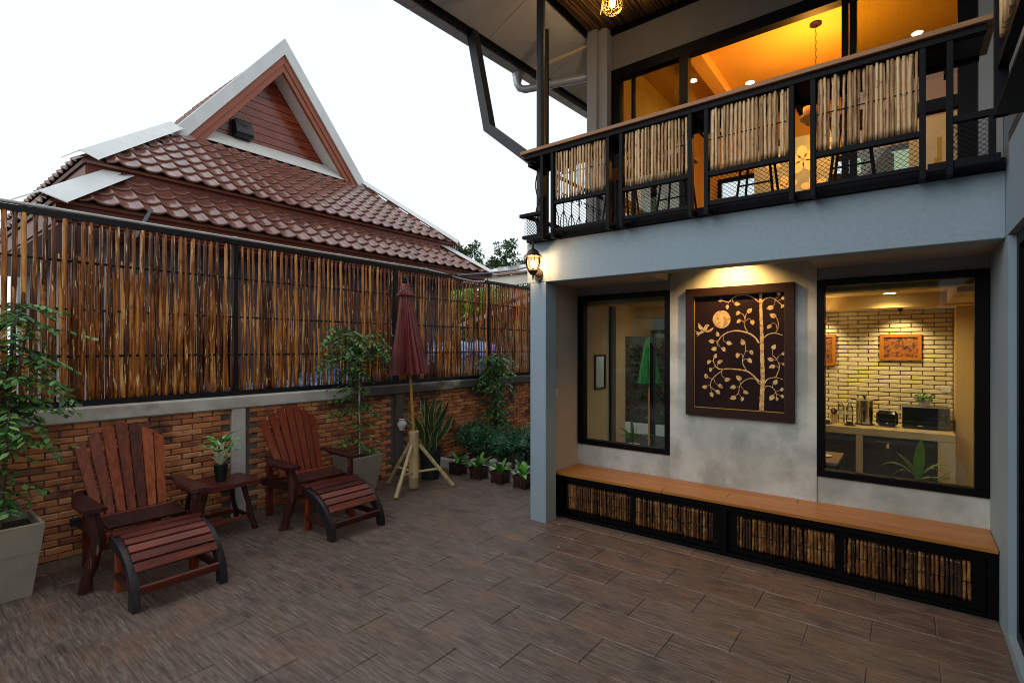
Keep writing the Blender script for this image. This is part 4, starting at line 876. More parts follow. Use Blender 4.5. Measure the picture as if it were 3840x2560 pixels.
MB().tube([(-1.2, 4.50, 2.62), (-1.2, 4.52, 2.55)], [.03, .03], 14).build('housing', 'bronze', ps, smooth=True)
light('SPOT', 'spot_light', (-1.2, 4.53, 2.54), 52, (1, .54, .16), .02, ps, rot=(R(16), 0, 0), angle=R(125), blend=.8)

# ================================================================== INSIDE THE CAFE (ground floor)
def cpart(o, name, m, *boxes, ch=0, parent=None): return part(name, m, *boxes, parent=parent or o, ch=ch)
cpart(cb, 'room_floor', 'intfloor', (-2.90, 1.6, 4.95, 6.75, -.02, .05))
cpart(cb, 'room_ceiling', 'roomceil', (-2.90, 1.6, 4.95, 6.30, 2.23, 2.30), (-2.90, .60, 6.30, 6.75, 2.10, 2.30), (-2.90, .6, 4.95, 5.10, 2.16, 2.23), (.30, 1.6, 5.1, 6.3, 2.12, 2.23))
cpart(cb, 'room_wall', 'warmpaint', (-2.93, -2.83, 4.951, 5.48, 0, 2.3), (-2.93, -2.83, 5.74, 6.0, 0, 2.3))
cpart(cb, 'room_wall', 'roomwall', (-2.93, -2.83, 6.0, 6.9, 1.85, 2.3))
cpart(cb, 'room_wall', 'roomwall', (.372, .53, 6.46, 6.90, 0, 2.10), (.56, .60, 4.96, 6.4, 0, 2.12), (.56, 1.6, 6.9, 7.0, 0, 2.3))
w = cpart(cb, 'side_window', 'greypaint', (-2.92, -2.84, 5.48, 5.56, 0, 2.3)); cpart(w, 'pane', 'glass_dark', (-2.90, -2.89, 5.56, 5.74, 0, 2.3), parent=w)
cpart(cb, 'outside_wall', 'paint', (-2.95, -2.93, 4.80, 5.48, -.02, 2.60), (-2.95, -2.93, 5.74, 6.0, -.02, 2.60), (-2.95, -2.93, 5.48, 5.74, 2.3, 2.6), (-2.95, -2.93, 6.0, 9.2, 1.85, 2.60))
bk = cpart(cb, 'brick_backing', 'whitemortar', (-1.9, .372, 6.757, 6.90, 0, 2.10))
wbm = [MB().obox((0, 0, 0), (.176, .03, .0375), ch=.004).mesh('b') for i in range(1)]
its = []; r_ = random.Random(5)
for c in range(45):
    z = .07+c*.0455; x = -1.89+(c % 2)*.092
    while x < .36:
        a, b_ = x, min(x+.178, .366)
        if b_-a > .03: its.append((0, Matrix.Translation(((a+b_)/2, 6.744+r_.uniform(-.003, .003), z)) @ Matrix.Rotation(r_.uniform(-.008, .008), 4, 'Y') @ Matrix.Diagonal(((b_-a)/.178, 1, 1, 1))))
        x += .184
scatter('brick', wbm, its, bk, 'whitebrick', hidden=lambda p: p.x < -.8 or p.z < .85)
rw = window(-2.83, -1.92, .05, 1.95, 6.80, .05, 'blacksteel', 'glass', mull=((-2.40, -2.36, 6.79, 6.85, .1, 1.9),))
ct = thing('service_counter', 'cement kitchen counter with dark cabinets seen through the right window', 'counter', (-.6, 6.4, .05))
cpart(ct, 'counter_top', 'stonetop', (-1.9, .356, 6.15, 6.72, .83, .905), ch=.005)
for x0, x1 in ((-1.12, -1.06), (-.403, -.344), (.229, .356)): cpart(ct, 'counter_leg', 'stonetop', (x0, x1, 6.152, 6.70, .05, .828), ch=.003)
for x0, x1 in ((-1.055, -.408), (-.339, .224)):
    d_ = cpart(ct, 'cabinet_door', 'cabinet', (x0, (x0+x1)/2-.003, 6.19, 6.21, .08, .80), ((x0+x1)/2+.003, x1, 6.19, 6.21, .08, .80))
    for i in range(9): cpart(ct, 'door_slat', 'cabinet', (x0+.02, (x0+x1)/2-.02, 6.182, 6.189, .12+i*.075, .165+i*.075), ((x0+x1)/2+.02, x1-.02, 6.182, 6.189, .12+i*.075, .165+i*.075), parent=d_)
    cpart(ct, 'handle', 'chrome', (x0+.1, x0+.22, 6.172, 6.18, .775, .783), parent=d_)
CT = .906
ur = thing('hot_water_urn', 'tall stainless steel hot water urn with black lid and handles on the counter', 'urn', (-.345, 6.42, CT))
MB().lathe([(.075, CT+.012), (.075, CT+.24), (.078, CT+.245), (.078, CT+.252), (.06, CT+.262), (.02, CT+.268)], (-.345, 6.42, 0), 28).build('tank', 'chrome', ur, smooth=True)
MB().lathe([(.085, CT), (.085, CT+.012)], (-.345, 6.42, 0), 28).build('foot', 'glossblack', ur)
MB().lathe([(.008, CT+.268), (.008, CT+.282), (.022, CT+.286), (.018, CT+.297)], (-.345, 6.42, 0), 14).build('knob', 'glossblack', ur)
for sg in (-1, 1): MB().beam((-.345+sg*.075, 6.42, CT+.258), (-.345+sg*.125, 6.42, CT+.262), .03, .014, ch=.003).build('handle', 'glossblack', ur)
cpart(ur, 'gauge', 'glossblack', (-.352, -.338, 6.335, 6.345, CT+.06, CT+.15)); MB().tube([(-.345, 6.345, CT+.07), (-.345, 6.31, CT+.065), (-.345, 6.305, CT+.04)], .009, 8).build('tap', 'glossblack', ur)
ts = thing('toaster', 'glossy black two slot toaster on the counter beside the urn', 'toaster', (-.155, 6.36, CT))
MB().obox((-.155, 6.38, CT+.085), (.178, .12, .15), ch=.028).build('body', 'glossblack', ts, smooth=True)
cpart(ts, 'slot', 'chrome', (-.225, -.085, 6.36, 6.372, CT+.159, CT+.1615), (-.225, -.085, 6.39, 6.402, CT+.159, CT+.1615)); cpart(ts, 'badge', 'white', (-.162, -.150, 6.3185, 6.3198, CT+.035, CT+.048))
mw = thing('microwave_oven', 'black microwave oven with two round dials on the counter', 'microwave', (.14, 6.45, CT))
cpart(mw, 'case', 'greyplastic', (-.035, .325, 6.37, 6.66, CT+.01, CT+.215), ch=.004); cpart(mw, 'door', 'glossblack', (-.033, .235, 6.355, 6.369, CT+.014, CT+.212), ch=.003)
for z in (CT+.085, CT+.15): MB().tube([(.275, 6.369, z), (.275, 6.352, z)], .018, 18).build('dial', 'chrome', mw)
cpart(mw, 'badge', 'white', (.085, .125, 6.3538, 6.3548, CT+.03, CT+.036))
sp_ = thing('small_potted_plant', 'little green plant in a white pot on top of the microwave', 'plant', (.14, 6.5, CT+.215))
MB().lathe([(.038, CT+.216), (.050, CT+.275), (.046, CT+.275)], (.14, 6.5, 0), 16).build('pot', 'white', sp_, smooth=True)
b = MB(); foliage_cloud(b, (.14, 6.5, CT+.305), .075, 160, .03, random.Random(3), .45, .1); b.build('foliage', 'leaf', sp_, kind='stuff')
for i, (x, lab) in enumerate(((-.55, 'clear water bottle left of the pair beside the urn'), (-.475, 'clear water bottle nearest the steel urn'))):
    t = thing('water_bottle', lab, 'bottle', (x, 6.42, CT), 'water bottles on the counter')
    MB().lathe([(.030, CT), (.033, CT+.02), (.033, CT+.15), (.028, CT+.18), (.012, CT+.205), (.012, CT+.215)], (x, 6.42, 0), 16).build('body', 'bottle', t, smooth=True)
    MB().lathe([(.014, CT+.215), (.014, CT+.232)], (x, 6.42, 0), 12).build('cap', 'white', t); MB().lathe([(.0335, CT+.09), (.0335, CT+.13)], (x, 6.42, 0), 16).build('label_band', 'white', t)
cu = thing('cutlery_pot', 'pale cup holding dark cutlery at the left of the counter', 'cup', (-.61, 6.36, CT))
MB().lathe([(.028, CT), (.036, CT+.09), (.033, CT+.09)], (-.61, 6.36, 0), 16).build('cup', 'stonetop', cu, smooth=True)
for k in range(7): MB().tube([(-.61, 6.36, CT+.03), (-.61+.03*cos(k), 6.36+.03*sin(k), CT+.14+.01*(k % 3))], .005, 5).build('cutlery', 'bronze', cu)
for x, lab in ((-.66, 'dark sugar dish at the left end of the counter view'), (-.46, 'dark sugar dish in front of the water bottles')):
    t = thing('sugar_dish', lab, 'dish', (x, 6.24, CT)); MB().lathe([(.02, CT), (.05, CT+.008), (.052, CT+.012), (.03, CT+.01)], (x, 6.24, 0), 18).build('saucer', 'bronze', t); cpart(t, 'box', 'cabinet', (x-.028, x+.028, 6.22, 6.26, CT+.011, CT+.038))
so = thing('wall_socket', 'white double wall socket with cable above the microwave', 'socket', (.32, 6.73, 1.28))
cpart(so, 'plate', 'white', (.275, .352, 6.718, 6.729, 1.252, 1.312), ch=.003); MB().tube([(.335, 6.715, 1.28), (.335, 6.69, 1.26), (.338, 6.69, 1.16), (.345, 6.70, 1.0), (.34, 6.7, .92)], .003, 5).build('cable', 'white', so)
def picture(lab, x0, x1, z0, z1, y=6.728, fwid=.03):
    t = thing('framed_print', lab, 'picture', ((x0+x1)/2, y, (z0+z1)/2), 'framed prints on the white brick wall')
    for q in (((x0, z1), (x1, z1), (x1-fwid, z1-fwid), (x0+fwid, z1-fwid)), ((x0, z0), (x1, z0), (x1-fwid, z0+fwid), (x0+fwid, z0+fwid)), ((x0, z0), (x0, z1), (x0+fwid, z1-fwid), (x0+fwid, z0+fwid)), ((x1, z0), (x1, z1), (x1-fwid, z1-fwid), (x1-fwid, z0+fwid))):
        MB().prism([(a, y-.028, c) for a, c in q], (0, .028, 0)).build('frame_rail', 'goldframe', t)
    cpart(t, 'print', 'portrait', (x0+fwid, x1-fwid, y-.012, y-.004, z0+fwid, z1-fwid)); return t
picture('wide amber framed print of warm flowers right of centre on the brick wall', -.223, .122, 1.571, 1.843)
picture('amber framed print partly hidden by the left edge of the right window', -.93, -.627, 1.50, 1.851)
for x, lab, e in ((-.05, 'small picture spotlight over the wide print', 5), (-.78, 'small picture spotlight over the left print', 5)):
    t = thing('ceiling_spot', lab, 'spotlight', (x, 6.45, 2.10)); MB().tube([(x, 6.45, 2.10), (x, 6.46, 2.075)], .022, 12).build('housing', 'bronze', t)
    light('SPOT', 'picture_light', (x, 6.46, 2.07), e*3.2, (1, .70, .32), .015, t, rot=(R(30), 0, 0), angle=R(95), blend=.7)
def downlight(lab, x, y, z, e=0, r=.045, parentlight=True, col=(1, .72, .32)):
    t = thing('downlight', lab, 'ceiling light', (x, y, z), None); MB().lathe([(r+.012, z-.004), (r+.012, z)], (x, y, 0), 20).build('trim_ring', 'white', t); MB().lathe([(r, z-.006), (r, z-.0045)], (x, y, 0), 20).build('lens', 'downlight', t)
    if e: light('SPOT', 'down_light', (x, y, z-.02), e, col, .04, t, rot=(0, 0, 0), angle=R(150), blend=.8)
downlight('round recessed downlight in the room ceiling behind the right window', -.13, 6.12, 2.23, 34)
downlight('round recessed downlight behind the left window', -2.2, 5.9, 2.23, 9)
downlight('round recessed downlight near the middle wall inside the room', -1.2, 5.7, 2.23, 26)
rl = thing('rattan_pendant', 'round woven rattan pendant lamp at the left edge of the right window', 'lamp', (-.70, 6.2, 1.97))
c = V((-.735, 6.2, 1.965))
for k in range(16):
    a = Matrix.Rotation(k*.4, 3, 'Z') @ Matrix.Rotation(k*1.1, 3, 'X'); MB().tube([c+a @ V((.075*cos(2*pi*j/14), .075*sin(2*pi*j/14), .012*sin(j*1.9))) for j in range(15)], .0035, 4).build('rattan_hoop', 'orange', rl)
MB().tube([c+V((0, 0, .07)), c+V((0, 0, .26))], .002, 4).build('cord', 'rod', rl); light('POINT', 'rattan_light', c, 5, (1, .65, .28), .02, rl)
tb = thing('cafe_table', 'brown topped cafe table with a white plate inside the right window', 'table', (-.8, 5.4, .05))
cpart(tb, 'table_top', 'cloth', (-1.35, -.46, 5.08, 5.62, .70, .725), ch=.004)
for x in (-1.3, -.51):
    for y in (5.12, 5.58): cpart(tb, 'leg', 'rod', (x-.02, x+.02, y-.02, y+.02, .05, .698))
pt = thing('plate', 'small white plate on the brown table inside the window', 'plate', (-.56, 5.3, .726)); MB().lathe([(.04, .7265), (.075, .736), (.072, .738), (.03, .731)], (-.60, 5.34, 0), 24).build('dish', 'white', pt, smooth=True)
ch_ = thing('cafe_chair', 'dark dining chair with tan bands on its back inside the right window', 'chair', (-.25, 5.45, .05))
cpart(ch_, 'seat', 'cabinet', (-.42, -.10, 5.28, 5.64, .45, .48), ch=.005)
for x in (-.40, -.12):
    for y in (5.30, 5.62): cpart(ch_, 'leg', 'cabinet', (x-.016, x+.016, y-.016, y+.016, .05, .449 if x < -.2 else .86))
cpart(ch_, 'back_rail', 'cloth', (-.138, -.12, 5.32, 5.60, .80, .85), (-.138, -.12, 5.32, 5.60, .66, .71))
mi = thing('wall_mirror', 'small dark framed mirror on the side wall seen through the left window', 'mirror', (-2.82, 5.28, 1.4))
cpart(mi, 'frame', 'frame', (-2.829, -2.81, 5.18, 5.20, 1.22, 1.62), (-2.829, -2.81, 5.42, 5.44, 1.22, 1.62), (-2.829, -2.81, 5.20, 5.42, 1.60, 1.62), (-2.829, -2.81, 5.20, 5.42, 1.22, 1.24))
cpart(mi, 'mirror_glass', 'chrome', (-2.828, -2.82, 5.20, 5.42, 1.24, 1.60))
bc = thing('bead_curtain', 'fine string curtain hanging inside the left window', 'curtain', (-2.2, 5.1, 2.2))
b = MB(); x = -2.44
while x < -1.82: b.tube([(x, 5.30, 2.225), (x+rnd(-.003, .003), 5.30, 1.95), (x, 5.30, 1.70+rnd(0, .06))], .0017, 3); x += .0125
b.build('strings', 'palestem', bc, kind='stuff'); cpart(bc, 'curtain_rail', 'white', (-2.45, -1.82, 5.29, 5.31, 2.212, 2.228))
def bigleaf(base, tip, w, bend=.3, roll=(0, 0, 1), n=7):
    """an arching strap leaf as its own mesh"""
    base, tip = V(base), V(tip); d = tip-base; mid = (base+tip)/2+V((0, 0, 1))*d.length*bend; b = MB(); P = []
    sd = d.cross(V(roll)); sd = sd.normalized() if sd.length > 1e-4 else V((1, 0, 0))
    for i in range(n+1):
        t = i/n; p = base*(1-t)**2+mid*2*t*(1-t)+tip*t*t; ww = w*.5*(sin(pi*min(1, t*.93+.07))**.75)*(1 if t < .999 else 0)
        up = V((0, 0, 1))-d.normalized()*d.normalized().z; up = up*(.22*ww)
        P += [p-sd*ww+up, p, p+sd*ww+up]
    return b.add(P, [(i*3+j, i*3+j+1, i*3+j+4, i*3+j+3) for i in range(n) for j in range(2)])
def leafplant(name, lab, c, pot, leaves, m, stem='palestem', cat='plant', group=None):
    t = thing(name, lab, cat, c, group)
    for nm, mm, prof, sx in pot: MB().lathe(prof, c, 20).build(nm, mm, t, smooth=True)
    for (b0, tp, w, bend) in leaves:
        b0 = V(c)+V(b0); tp = V(c)+V(tp); lf = bigleaf(b0, tp, w, bend).build('leaf', m, t, smooth=True)
    return t
Mt['aspid'] = leafmat('long_green_leaf', [(.2, (.05, .16, .03)), (.6, (.12, .30, .06)), (.95, (.26, .42, .10))], rough=.3)
fl_pot = [('pot', 'white', [(.05, -.14), (.075, -.01), (.07, -.01)], 1)]
leafplant('window_plant', 'arching leafed pot plant inside the lower right of the right window', (.07, 5.12, .66), fl_pot,
          [((0, 0, 0), (.02, -.02, .33), .105, .02), ((0, 0, 0), (-.27, .03, .05), .055, .6), ((0, 0, 0), (-.14, .05, .20), .07, .2), ((0, 0, 0), (.23, .04, .10), .06, .6), ((.1, 0, -.03), (.20, -.02, .05), .05, .3), ((0, 0, 0), (-.17, -.02, -.0), .045, .8), ((0, 0, 0), (-.09, .04, .17), .06, .2), ((0, 0, 0), (.17, .02, .06), .05, .75), ((0, 0, 0), (.22, .05, .02), .03, .2), ((.08, 0, -.02), (.24, 0, .13), .025, .05), ((0, 0, 0), (.12, -.02, .02), .05, .4)], 'aspid')
leafplant('window_plant', 'arching leafed pot plant inside the lower part of the left window', (-2.36, 5.20, .66), fl_pot,
          [((0, 0, 0), (-.02, 0, .27), .09, .05), ((0, 0, 0), (.06, .03, .24), .06, .1), ((0, 0, 0), (-.20, .02, .14), .06, .4), ((0, 0, 0), (-.24, 0, .03), .05, .4), ((0, 0, 0), (.20, .02, .02), .05, .8), ((0, 0, 0), (.24, 0, .10), .04, .4), ((0, 0, 0), (.13, -.03, .12), .08, .3), ((0, 0, 0), (-.12, -.03, .08), .07, .3)], 'aspid')
# garden behind the rear doors; umbrella and hedge stand in for window reflections
gu = thing('green_umbrella', 'closed bright green umbrella placed outside to stand in for a left window reflection', 'umbrella', (-3.35, 8.0, 0))
MB().tube([(-3.35, 8, 0), (-3.35, 8, 2.0)], .02, 8).build('pole', 'bamboo_amber', gu)
MB().tube([(-3.35, 8, 1.95), (-3.35, 8, 1.6), (-3.35, 8, 1.12)], [.03, .11, .19], 22, star=.8).build('canopy', 'greencloth', gu)
hd = thing('tall_hedge', 'dense dark green hedge placed outside to stand in for a left window reflection', 'hedge', (-3.6, 9.6, 0))
b = MB(); rs = random.Random(4)
for _ in range(4600):
    q = V((rs.uniform(-6.2, -2.0), 9.4+rs.uniform(-.12, .3), rs.uniform(.15, 2.5))); b.leaf(q, (rs.uniform(-1, 1), -1, rs.uniform(-.6, .6)), (0, -.4, 1), .10, .055, .1)
b.build('foliage', 'leaf_hedge', hd, kind='stuff'); MB().box(-6.2, -2, 9.45, 9.75, 0, 2.45).build('stems', 'bark', hd)
lw_ = thing('low_white_wall', 'low pale wall in front of the hedge outside the rear glass', 'wall', (-3.5, 9.1, 0)); MB().box(-5.2, -2, 9.0, 9.1, -.05, .28).build('wall_body', 'cream', lw_)

# ------------------------------------------------------------------ upper room
cpart(cb, 'upper_ceiling', 'upceil', (-2.95, 1.6, 5.76, 9.3, 5.45, 5.52)); cpart(cb, 'ceiling_beam', 'upceil', (-2.16, -2.0, 5.76, 9.0, 5.30, 5.448))
cpart(cb, 'upper_room_wall', 'upwall', (-2.95, 1.6, 9.2, 9.3, 4.62, 5.45), (-2.95, 1.6, 9.2, 9.3, 2.79, 3.75), (-2.95, -2.6, 9.2, 9.3, 3.75, 4.62), (.3, 1.6, 9.2, 9.3, 3.75, 4.62), (-2.95, -2.88, 5.76, 9.2, 2.79, 3.4), (-2.95, -2.88, 5.76, 6.6, 3.4, 5.45), (-2.95, -2.88, 8.6, 9.2, 3.4, 5.45), (.9, .98, 5.76, 9.2, 2.79, 5.45))
cpart(cb, 'upper_floor', 'intfloor', (-2.95, 1.6, 5.56, 9.3, 2.62, 2.785))
w = cpart(cb, 'side_window', 'blacksteel', (-2.94, -2.89, 6.6, 8.6, 3.4, 3.45), (-2.94, -2.89, 6.6, 8.6, 4.75, 4.80), (-2.94, -2.89, 7.58, 7.63, 3.45, 4.75)); cpart(w, 'pane', 'glass', (-2.92, -2.915, 6.6, 8.6, 3.45, 4.75), parent=w)
cpart(cb, 'upper_room_wall', 'upwall', (-2.95, -2.88, 6.6, 8.6, 4.80, 5.45))
downlight('round ceiling downlight at the left of the orange lit upper room', -2.37, 7.2, 5.45, 14, .05)
downlight('round ceiling downlight just above the balcony rail near the middle', -1.75, 7.75, 5.45, 14, .055)
downlight('round ceiling downlight at the right above the balcony rail', .10, 7.75, 5.45, 14, .055)
w = cpart(cb, 'rear_window', 'blacksteel', *[(x-.03, x+.03, 9.19, 9.27, 3.75, 4.62) for x in (-2.57, -1.6, -.63, .27)], (-2.54, .24, 9.19, 9.27, 4.56, 4.62), (-2.54, .24, 9.19, 9.27, 3.75, 3.80))
cpart(w, 'pane', 'glass', (-2.54, .24, 9.22, 9.226, 3.80, 4.56), parent=w)
for i, (x, y, lab) in enumerate(((-2.05, 7.3, 'dark high backed chair in the upper room nearest the left pane'), (-1.45, 7.6, 'dark high backed chair in the upper room left of the flower mural'), (-.45, 7.2, 'dark high backed chair in the upper room right of the flower mural'), (-.10, 6.6, 'dark high backed chair in the upper room before the white panel'))):
    if i == 0:
        uch = thing('dining_chair', lab, 'chair', (0, 0, 0), 'dining chairs in the upper room')
        MB().box(-.21, .21, -.21, .21, .44, .48, ch=.008).build('seat', 'cabinet', uch); MB().box(-.21, .21, .17, .205, .482, 1.02, ch=.008).build('backrest', 'cabinet', uch)
        for sx in (-1, 1):
            for sy in (-1, 1): MB().box(sx*.18-.018, sx*.18+.018, sy*.17-.018, sy*.17+.018, 0, .438).build('leg', 'cabinet', uch)
        uch.location = (x, y, 2.786)
    else: copy_thing(uch, (x, y, 2.786), lab, rz=i*.3)
cpn = thing('chain_pendant', 'dark ceiling rose with a chain hanging in the orange lit upper room', 'lamp', (-.83, 6.8, 5.45))
MB().lathe([(.055, 5.425), (.062, 5.43), (.062, 5.45)], (-.83, 6.8, 0), 20).build('ceiling_rose', 'frame', cpn)
for k in range(19):
    z = 5.41-k*.045; a = (k % 2)*pi/2
    MB().tube([(-.83+.009*cos(t)*cos(a), 6.8+.009*cos(t)*sin(a), z+.022*sin(t)) for t in [2*pi*j/8 for j in range(9)]], .003, 4).build('chain_link', 'frame', cpn)
MB().lathe([(.10, 4.30), (.16, 4.36), (.13, 4.48), (.03, 4.56)], (-.83, 6.8, 0), 20).build('shade', 'orange', cpn, smooth=True)
light('POINT', 'pendant_light', (-.83, 6.8, 4.72), 95, (1, .42, .06), .08, cpn)
fm = thing('flower_mural', 'blue grey panel with large cream flowers inside the upper room', 'mural', (-1.2, 8, 4))
cpart(fm, 'panel', 'mural', (-1.75, -.75, 8.0, 8.04, 2.79, 4.62))
for (x, z, s) in ((-1.13, 4.29, .22), (-1.35, 3.95, .18), (-1.0, 3.9, .17), (-1.5, 4.35, .15), (-.9, 4.45, .14)):
    for k in range(5):
        a = k*2*pi/5+.4; MB().prism([(x+cos(a)*s*.5+s*.42*cos(a)*cos(t)-s*.3*sin(a)*sin(t), 7.992, z+sin(a)*s*.5+s*.42*sin(a)*cos(t)+s*.3*cos(a)*sin(t)) for t in [2*pi*j/10 for j in range(10)]], (0, .006, 0)).build('petal', 'petal', fm)
ws_ = thing('white_screen', 'white panel with a brown leafy branch beside it in the upper room', 'screen', (.25, 7.5, 3.8))
cpart(ws_, 'panel', 'white', (.02, .62, 7.5, 7.53, 3.55, 4.33))
b = MB(); rs = random.Random(8)
b.tube([(.50, 7.47, 3.4), (.49, 7.46, 3.8), (.52, 7.46, 4.2)], .006, 5)
for k in range(46): q = V((.51+rs.uniform(-.10, .10), 7.46, rs.uniform(3.45, 4.28))); b.leaf(q, (rs.uniform(-1, 1), -.2, rs.uniform(-.6, 1)), (0, -1, 0), .05, .03)
b.build('branch', 'bark', ws_, kind='stuff')
for i, (x, y, lab) in enumerate(((-2.22, 4.62, 'first bar stool from the left behind the balcony mesh'), (-1.66, 4.60, 'second bar stool from the left behind the balcony mesh'), (-.98, 4.62, 'third bar stool from the left behind the balcony mesh'), (-.32, 4.60, 'bar stool nearest the white panel behind the balcony mesh'))):
    if i == 0:
        st_ = thing('bar_stool', lab, 'stool', (0, 0, 0), 'bar stools along the balcony counter')
        MB().obox((0, 0, .62), (.30, .28, .035), ch=.01).build('seat', 'railwood', st_)
        for sx in (-1, 1):
            for sy in (-1, 1): MB().tube([(sx*.09, sy*.09, .60), (sx*.15, sy*.15, 0)], .0105, 6).build('leg', 'rod', st_)
        MB().beam((-.12, -.12, .25), (.12, -.12, .25), .012, .012).build('foot_rest', 'rod', st_)
        proto = st_; st_.location = (x, y, 2.79)
    else: copy_thing(proto, (x, y, 2.79), lab)

# ================================================================== FURNITURE IN THE COURT
def make_chair(cx, cy, label, red, seed, back='redwood_z'):
    rs = random.Random(seed); t = thing('lounge_chair', label, 'chair', (0, 0, 0), 'hardwood lounge chairs against the brick wall')
    f = lambda a: rs.uniform(-a, a)
    for i in range(7):                                       # fanned back slats
        k = i-3; y0 = k*.067; y1 = k*.089; zt = 1.075-.012*abs(k)-.0105*k*k
        w0, w1 = .052, .074; p0 = V((-.02, y0, .385)); p1 = V((-.31, y1, zt)); d = (p1-p0); L = d.length
        nrm = V((d.z, 0, -d.x)).normalized(); sd = V((0, 1, 0)); sl_ = -.16*k*.35
        tw = f(.06) if not red else f(.015); sd = (Matrix.Rotation(tw, 3, d) @ sd)
        c0, c1, cm_ = p0, p1, p0.lerp(p1, .55)
        ou = w1*.5; q = [c0-sd*w0*.5, cm_-sd*(w0+w1)*.27, c1-sd*ou+d.normalized()*(ou*.55*k*.35), c1+d.normalized()*.012, c1+sd*ou-d.normalized()*(ou*.55*k*.35), cm_+sd*(w0+w1)*.27, c0+sd*w0*.5]
        MB().prism(q, nrm*.022).build('back_slat', back, t)
    for z, wv in ((.50, .23), (.86, .28)):
        x = -.02-(z-.385)/.69*.29-.030; MB().obox((x-.016, 0, z), (.022, wv*2, .05), Matrix.Rotation(R(-23), 3, 'Y'), ch=.003).build('back_rail', 'redwood_y', t)
    for i, (x0, x1, z0, z1) in enumerate(((.13, .345, .452, .420), (-.02, .118, .425, .45), (-.17, -.03, .39, .42))):
        MB().obox(((x0+x1)/2, f(.004), (z0+z1)/2), (x1-x0, .50, .024), Matrix.Rotation(math.atan2(z0-z1, x1-x0), 3, 'Y'), ch=.004).build('seat_slat', 'redwood_x' if i == 0 else 'redwood_y', t)
    for sg in (-1, 1):
        arm = [(-.15, .245), (-.08, .30), (.05, .275), (.30, .270), (.415, .262), (.43, .30), (.425, .385), (.34, .40), (.12, .395), (-.04, .365), (-.15, .31)]
        MB().prism([(x, sg*y, .572+(.02 if x < 0 else 0)) for x, y in arm], (0, 0, .028)).build('arm_rest', 'redwood_x', t)
        # crooked log front leg
        if sg < 0: pts = [(.335, -.33, .575), (.345, -.315, .50), (.35, -.30, .36), (.325, -.325, .22), (.30, -.345, .10), (.285, -.355, .0)]; rad = [.042, .040, .043, .038, .036, .044]
        else: pts = [(.33, .33, .575), (.33, .325, .5), (.315, .33, .38), (.32, .335, .2), (.315, .33, 0)]; rad = [.026, .036, .042, .036, .034]
        pts = [V(p)+V((f(.006), f(.006), 0)) for p in pts]; sm = []; sr = []
        for i in range(len(pts)-1):
            for k in range(3): sm.append(pts[i].lerp(pts[i+1], k/3)+V((f(.003), f(.003), 0))); sr.append((rad[i]*(3-k)+rad[i+1]*k)/3*rs.uniform(.93, 1.08))
        sm.append(pts[-1]); sr.append(rad[-1]); MB().tube(sm, sr, 11).build('leg', 'log', t, smooth=True)
        MB().obox((-.23, sg*.235, .29), (.055, .045, .58), ch=.005).build('rear_leg', 'redwood_z', t)
        MB().beam((.34, sg*.265, .375), (-.30, sg*.265, .345), .03, .085, ch=.004).build('side_rail', 'redwood_x', t)
    MB().obox((-.26, 0, .36), (.05, .66, .055), ch=.005).build('cross_rail', 'darkrail', t); MB().obox((.33, 0, .36), (.03, .53, .07), ch=.004).build('front_rail', 'redwood_y', t)
    MB().obox((-.23, 0, .12), (.03, .44, .04), ch=.004).build('stretcher', 'redwood_y', t)
    t.location = (cx, cy, 0); return t
make_chair(-4.80, 1.33, 'left lounge chair with mixed light and dark red slats beside the big planter', False, 4)
Mt['redwood_red'] = wood('even_red_hardwood', [(.2, (.085, .013, .007)), (.5, (.17, .026, .012)), (.85, (.26, .045, .018))], (9, 14, 1), rand=.15)
c2 = make_chair(-4.89, 2.81, 'right lounge chair with even red fan back, beside the bamboo umbrella', True, 11, 'redwood_red')
